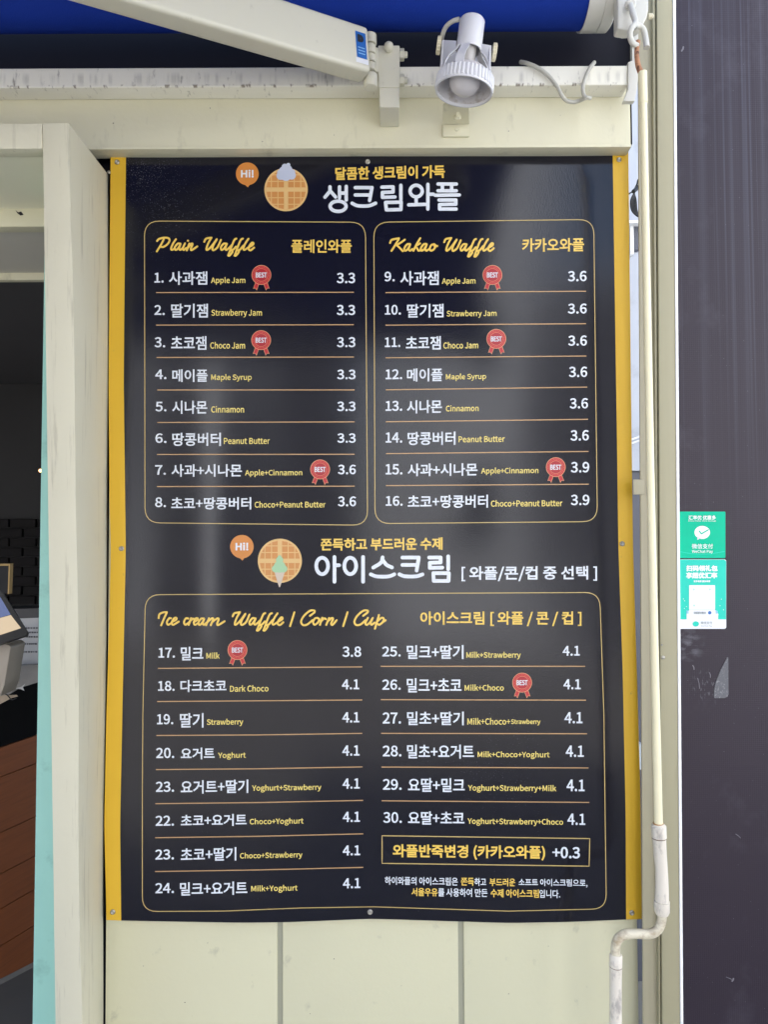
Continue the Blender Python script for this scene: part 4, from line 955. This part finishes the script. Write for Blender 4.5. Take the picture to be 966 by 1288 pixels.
# headings
tx('subtitle', '달콤한 생크림이 가득', 421.5, 559.8, 207.6, 226.6, P_GOLD, r=.55, sl_=-.022)
tx('subtitle', '쫀득하고 부드러운 수제', 403.3, 556.8, 676, 692.7, P_GOLD, r=.5, sl_=-.008)
tx('section_heading', '플레인와플', 366.2, 442.4, 301.2, 318.2, P_GOLD, r=.42, sl_=0)
tx('section_heading', '카카오와플', 657, 735, 299.2, 316.8, P_GOLD, r=.42, sl_=-.008)
tx('section_heading', '아이스크림 [ 와플 / 콘 / 컵 ]', 528.6, 731.7, 769, 787.6, P_GOLD, r=.42, sl_=0)
tx('subtitle', '[ 와플/콘/컵 중 선택 ]', 580.7, 751.4, 711.8, 731.2, P_WHITE, r=.42, sl_=-.003)
def zc_(P, ox, oy, s): return [(ox + a / s, oy + b / s) for a, b in P]
def ring_(cx, cy, rx, ry, n=28): return [(cx + rx * math.cos(2 * math.pi * i / n), cy + ry * math.sin(2 * math.pi * i / n)) for i in range(n + 1)]
def cm2(P, k=6): return [(p.x, p.y) for p in catmull([Vector((a, b, 0)) for a, b in P], k)]
T1 = [[(76, 178), (76, 205), (44, 244)], [(78, 205), (112, 243)], [(137, 178), (137, 248)], [(180, 175), (180, 262)], [(137, 218), (180, 218)], ring_(128, 302, 51, 33),
      [(238, 183), (345, 183), (330, 265)], [(238, 230), (334, 230)], cm2([(218, 283), (255, 299), (325, 299), (368, 283)]),
      [(408, 180), (480, 178), (480, 211), (412, 214), (412, 245), (492, 243)], [(530, 168), (530, 262)], [(432, 278), (532, 276), (530, 323), (437, 325), (432, 278)],
      ring_(628, 205, 39, 37), [(628, 250), (628, 290)], [(580, 293), (685, 290)], [(703, 162), (703, 320)], [(703, 225), (738, 225)],
      [(768, 160), (885, 160)], [(796, 165), (796, 200)], [(855, 165), (855, 200)], [(768, 203), (885, 203)], [(750, 232), (904, 230)], [(775, 262), (882, 262), (882, 289), (778, 291), (778, 320), (884, 320)]]
pr('title', strokes_px([(zc_(P, 400, 200, 5.084), 2.15) for P in T1]), P_WHITE, lay=.0007)
T2 = [ring_(97, 202, 36, 50), [(172, 148), (172, 298)], [(172, 198), (200, 198)], ring_(268, 202, 36, 50), [(346, 148), (346, 298)],
      cm2([(465, 150), (455, 182), (408, 212)]), cm2([(465, 165), (488, 195), (522, 211)]), cm2([(393, 253), (430, 266), (500, 266), (536, 253)]),
      [(585, 151), (685, 151), (672, 230)], [(585, 196), (674, 196)], cm2([(567, 253), (600, 265), (670, 265), (708, 253)]),
      [(748, 151), (818, 151), (818, 181), (752, 183), (752, 214), (828, 212)], [(864, 144), (864, 222)], [(773, 246), (868, 246), (866, 293), (776, 293), (773, 246)]]
pr('title', strokes_px([(zc_(P, 385, 670, 4.83), 2.3) for P in T2]), P_WHITE, lay=.0007)
# brush script headings
WAF = [[(460, 97), (476, 70), (522, 62)], [(520, 64), (492, 115), (478, 158), (487, 168), (520, 140), (568, 76)], [(568, 78), (540, 125), (530, 160), (542, 170), (575, 145), (604, 82)],
       [(652, 114), (628, 114), (604, 145), (610, 168), (632, 155), (656, 116)], [(656, 116), (643, 150), (650, 168), (672, 154), (700, 125)],
       [(738, 70), (722, 80), (702, 125), (672, 205), (668, 217), (682, 215), (705, 185), (700, 174), (690, 172), (712, 165), (735, 140)],
       [(795, 70), (778, 80), (757, 125), (728, 205), (724, 217), (738, 215), (760, 185), (755, 174), (748, 172), (770, 165), (800, 130)],
       [(843, 72), (820, 105), (800, 150), (806, 168), (826, 158), (845, 145)], [(845, 145), (880, 125), (887, 110), (872, 107), (848, 140), (848, 165), (866, 170), (892, 148)]]
PLAIN = [[(50, 90), (68, 72), (112, 62), (148, 66), (158, 88), (140, 118), (105, 142), (78, 140)], [(108, 76), (85, 120), (48, 180)],
         [(213, 76), (190, 110), (172, 150), (178, 168), (202, 155)], [(250, 113), (228, 114), (204, 145), (210, 168), (232, 155), (254, 116)], [(254, 116), (242, 150), (250, 168), (272, 152)],
         [(292, 112), (274, 152), (281, 168), (302, 152)], [(317, 87), (319, 89)], [(330, 113), (308, 172)], [(316, 152), (345, 116), (358, 118), (343, 155), (350, 170), (398, 138)]]
KAK = [[(68, 100), (84, 74), (140, 63)], [(140, 66), (112, 115), (80, 164)], [(188, 74), (155, 98), (122, 118)], [(122, 118), (145, 138), (172, 167)],
       [(228, 108), (206, 112), (184, 143), (190, 163), (212, 150), (232, 112)], [(232, 112), (220, 148), (230, 163), (250, 150)], [(313, 62), (282, 115), (258, 164)], [(312, 104), (276, 128), (290, 145), (300, 163), (322, 152)],
       [(360, 108), (340, 112), (318, 143), (324, 163), (346, 150), (366, 112)], [(366, 112), (354, 148), (364, 163), (384, 150)],
       [(425, 110), (403, 118), (391, 145), (400, 163), (425, 150), (437, 122), (425, 110)], [(428, 124), (452, 126)]]
pr('script_heading', strokes_px([(zc_(cm2(P), 190, 290, 6.9), 1.27) for P in PLAIN + WAF]), P_GOLD)
W2 = [[(80 + a * .9295, 1 + b * .96) for a, b in P] for P in WAF]
pr('script_heading', strokes_px([(zc_(cm2(P), 480, 290, 6.44), 1.27) for P in KAK + W2]), P_GOLD)
ICE = [[(55, 135), (62, 106), (90, 92), (118, 91)], [(118, 92), (100, 130), (75, 190)], [(150, 137), (135, 137), (118, 165), (127, 186), (155, 172)], [(158, 165), (188, 148), (190, 134), (174, 136), (156, 165), (165, 187), (208, 162)],
       [(280, 138), (262, 138), (248, 165), (258, 186), (285, 170)], [(302, 136), (284, 187)], [(290, 162), (315, 140), (326, 145)], [(325, 165), (350, 150), (352, 137), (338, 138), (322, 168), (332, 187), (358, 172)],
       [(398, 139), (378, 140), (358, 168), (365, 187), (384, 175), (402, 142)], [(402, 142), (391, 172), (398, 187), (418, 172)], [(438, 137), (416, 189)], [(426, 165), (460, 138), (470, 144), (452, 189)], [(462, 165), (500, 138), (512, 146), (500, 178), (510, 188), (556, 160)]]
ICE2 = [[(182, 92), (149, 196)], [(586, 92), (553, 196)]]
for dx in (0, 405):
    ICE2.append([(300 + dx, 118), (334 + dx, 92), (332 + dx, 78), (300 + dx, 80), (255 + dx, 118), (233 + dx, 160), (246 + dx, 187), (280 + dx, 184), (318 + dx, 152)])
ICE2 += [[(358, 134), (338, 138), (324, 165), (335, 186), (360, 170), (372, 146), (358, 134)], [(394, 133), (376, 187)], [(384, 162), (408, 138), (422, 143)], [(446, 135), (424, 187)], [(434, 162), (464, 136), (476, 142), (462, 175), (472, 187), (503, 152)],
         [(741, 134), (722, 172), (732, 187), (757, 168), (778, 134)], [(778, 134), (762, 172), (770, 186), (792, 170)], [(825, 112), (794, 216)], [(812, 160), (844, 134), (862, 140), (852, 168), (828, 186), (814, 178)], [(855, 166), (876, 152)]]
W3 = [(zc_(cm2([(a - 455, b - 60) for a, b in P]), 291.6, 769.8, 6.78), 1.25) for P in WAF]
pr('script_heading', strokes_px([(zc_(cm2(P), 190, 755, 6.0375), 1.25) for P in ICE] + W3 + [(zc_(cm2(P), 340, 755, 6.0375), 1.25) for P in ICE2]), P_GOLD)
# surcharge box and footnote
pr('notice_frame', line_px([(480.6, 1051.2), (742.2, 1054.8), (741.4, 1089.5), (480.6, 1085.9)], .62, True), P_BORDER)
o = tx('surcharge_notice', '와플반죽변경 (카카오와플)', 494, 686, 1061.9, 1082.2, P_GOLD, r=.52, sl_=.011)
tx('price', '+0.3', 695, 729.9, 1065, 1079.9, P_WHITE, o, .5, sl_=.011)
fl = .0145
def foot(segs, y0, y1, xref, name='footnote'):
    for s, a, b, m_ in segs:
        dy = ((a + b) / 2 - xref) * fl
        tx(name, s, a, b, y0 + dy - abs(fl) * (b - a) / 2, y1 + dy + abs(fl) * (b - a) / 2, m_, r=.18 if m_ is P_WHITE else .26, sl_=fl)
foot([('하이와플의 아이스크림은', 484, 576, P_WHITE), ('쫀득', 580, 596.3, P_GOLD), ('하고', 597, 611.8, P_WHITE), ('부드러운', 615.8, 648.5, P_GOLD), ('소프트 아이스크림으로,', 652.6, 739.4, P_WHITE)], 1102.5, 1112.6, 484)
foot([('서울우유', 517.7, 550.6, P_GOLD), ('를 사용하여 만든', 551.2, 613.4, P_WHITE), ('수제 아이스크림', 617.4, 678.2, P_GOLD), ('입니다.', 678.8, 705, P_WHITE)], 1116.6, 1127, 517)

# --- award badges
def disc(cx, cy, r, n=40, sc=0.0):
    V = [(cx, cy)]
    for k in (.5, 1):
        for i in range(n):
            a = 2 * math.pi * i / n; rr = r * k * (1 + (sc if (i % 2 and k == 1) else 0)); V.append((cx + rr * math.cos(a), cy + rr * math.sin(a)))
    Fc = [(0, 1 + i, 1 + (i + 1) % n) for i in range(n)] + [(1 + i, 1 + n + i, 1 + n + (i + 1) % n, 1 + (i + 1) % n) for i in range(n)]
    return np.array(V), Fc
def annulus(cx, cy, r0, r1, n=44, dash=False):
    V, Fc = [], []
    for i in range(n):
        a = 2 * math.pi * i / n
        for r in (r0, r1): V.append((cx + r * math.cos(a), cy + r * math.sin(a)))
    for i in range(n):
        if dash and i % 2: continue
        j = (i + 1) % n; Fc.append((2 * i, 2 * i + 1, 2 * j + 1, 2 * j))
    return np.array(V), Fc
def badge(cx, cy, k=1.0):
    o = pr('award_badge', disc(cx, cy, 12.4 * k, 40), P_PEACH, lay=.0008)
    for s in (-1, 1):
        pts = [(cx + s * 2.0, cy + 9.5), (cx + s * 7.4, cy + 9.0), (cx + s * 10.4, cy + 17.3), (cx + s * 7.6, cy + 16.8), (cx + s * 5.8, cy + 19.6)]
        pr('ribbon', (np.array(pts), [(0, 1, 2, 3, 4)]), P_PEACH, o, .0004)
        q = np.array(pts); c_ = q.mean(0); q = c_ + (q - c_) * .76
        pr('ribbon', (q, [(0, 1, 2, 3, 4)]), P_RED, o, .0006)
    pr('rosette', disc(cx, cy, 11.6 * k, 40), P_RED, o, .0010)
    pr('stitching', annulus(cx, cy, 9.7 * k, 10.1 * k, 60, True), P_PEACH, o, .0012)
    pr('inner_ring', annulus(cx, cy, 7.8 * k, 8.2 * k), P_PEACH, o, .0012)
    pr('inner_disc', disc(cx, cy, 7.6 * k, 30), P_RED2, o, .0012)
    tx('lettering', 'BEST', cx - 6.9, cx + 6.9, cy - 3.2, cy + 3.4, P_WHITE, o, .22, .0015, sl_=0)
for (x, y) in ((328.5, 345.8), (328.2, 427.8), (402.5, 590.4), (619.6, 345.8), (624.5, 426.2), (699.4, 587.6), (298.4, 817.6), (657, 858.6)): badge(x, y)

# --- drawings: plain waffles, speech bubbles
def waffle(cx, cy, r):
    o = pr('waffle_picture', disc(cx, cy, r, 48), P_WAFL, lay=.0008)
    cells = []
    gx = [-.92, -.70, -.66, -.42, -.38, -.10, .10, .38, .42, .66, .70, .92]
    iv = [(-.93, -.70), (-.655, -.40), (-.355, -.10), (.10, .355), (.40, .655), (.70, .93)]
    V, Fc = [], []
    for a0, a1 in iv:
        for b0, b1 in iv:
            # clip each square pocket to the round edge
            quad = []
            for k in range(9):
                t = k / 8; quad.append((a0 + (a1 - a0) * t, b0))
            for k in range(1, 9): quad.append((a1, b0 + (b1 - b0) * k / 8))
            for k in range(1, 9): quad.append((a1 - (a1 - a0) * k / 8, b1))
            for k in range(1, 8): quad.append((a0, b1 - (b1 - b0) * k / 8))
            ins = [q for q in quad if math.hypot(*q) <= .925]
            if len(ins) < 4: continue
            base = len(V); V += [(cx + a * r, cy + b * r) for a, b in ins]; Fc.append(tuple(range(base, base + len(ins))))
    pr('waffle_pockets', (np.array(V), Fc), P_WAF, o, .0011)
    return o
def bubble(cx, cy, r):
    o = pr('speech_bubble', disc(cx, cy, r, 40), P_ORANGE, lay=.0006)
    pr('bubble_tail', (np.array([(cx - 4, cy + r - 1.5), (cx + 4, cy + r - 2), (cx + .8, cy + r + 2.8)]), [(0, 1, 2)]), P_ORANGE, o, .0006)
    tx('lettering', 'Hi!', cx - 8, cx + 8, cy - 5.2, cy + 4.8, P_WHITE, o, .45, .0009, sl_=0)
wv_ = waffle(359.6, 238.4, 27.3); bubble(310.8, 218.6, 14.4)
creamp = []
for (x, y, r) in ((359.5, 220.5, 7), (353, 221, 5.4), (366.5, 220.5, 5.4), (356, 214.5, 5), (362, 213, 5.2), (358, 209.5, 3.6), (362.5, 207.3, 2.4), (368, 216, 3), (351.5, 216.5, 3)):
    creamp.append(([(x - .1, y), (x + .1, y)], r))
pr('whipped_cream', strokes_px(creamp, .4), P_CREAM, wv_, .0014)
w2 = waffle(351.8, 705.4, 27.8); bubble(304, 687.6, 14.8)
pr('cone', (np.array([(344.5, 718), (358.5, 718), (352, 738.5), (350.8, 738.5)]), [(0, 1, 2, 3)]), P_CONE, w2, .0014)
pr('ice_cream', strokes_px([([(x - .1, y), (x + .1, y)], r) for x, y, r in ((351.5, 713, 7.4), (346.5, 715.5, 4.6), (356.5, 715.5, 4.6), (351.5, 704.5, 4.4), (351.5, 700.5, 2))], .4), P_MINT, w2, .0017)

# arm sticker letters (flat print on the arm)
V, Fc = embolden(*text_flat('D'), .05)
mn, mx = V.min(0), V.max(0)
def onarm(V, d0, d1, h0, h1, off):
    mn, mx = V.min(0), V.max(0)
    return [armpt(d0 + (a - mn[0]) / (mx[0] - mn[0]) * (d1 - d0), h0 + (b - mn[1]) / (mx[1] - mn[1]) * (h1 - h0), off) for a, b in V]
ink = mk('sticker_letter', onarm(V, .0215, .0105, .006, .018, .0007), Fc, P_INK, st)

for k in range(3): armrect('fine_print', .0095, .0215, -.0015 - .0045 * k, -.003 - .0045 * k, P_SKY, .0007, st)
# a few small knocks and specks on the painted frame and wall
M_CHIP = mat('chipped_paint', (.12, .10, .08), .7)
def chip(px, py, r, Y, par):
    o = [(px + r * random.uniform(.6, 1.2) * math.cos(a), py + r * random.uniform(.6, 1.2) * math.sin(a)) for a in [k * math.pi / 3 for k in range(6)]]
    mk('paint_chip', [pt(a, b, Y - .0004) for a, b in o], [tuple(range(6))], M_CHIP, par)
for (px, py, r) in ((232, 1261, .9), (261, 1186, .6), (420, 1206, .7), (505, 1240, .5), (640, 1250, .7), (690, 1190, .5), (180, 1215, .6), (390, 1275, .6)): chip(px, py, r, 0, wall)
for (px, py, r) in ((142, 155, 1.0), (264, 136, .8), (420, 170, .6), (640, 165, .7), (705, 145, .5), (330, 178, .6)): chip(px, py, r, -.03, wall)

lathe('screw', [(0, .0042), (.002, .004), (.003, .001)], pt(135.5, 194, -.006), (0, -1, 0), M_WHITE, wall, seg=14)
lathe('screw', [(0, .003), (.002, .0028), (.003, .001)], pt(137, 217, -.006), (0, -1, 0), M_METAL, wall, seg=12)
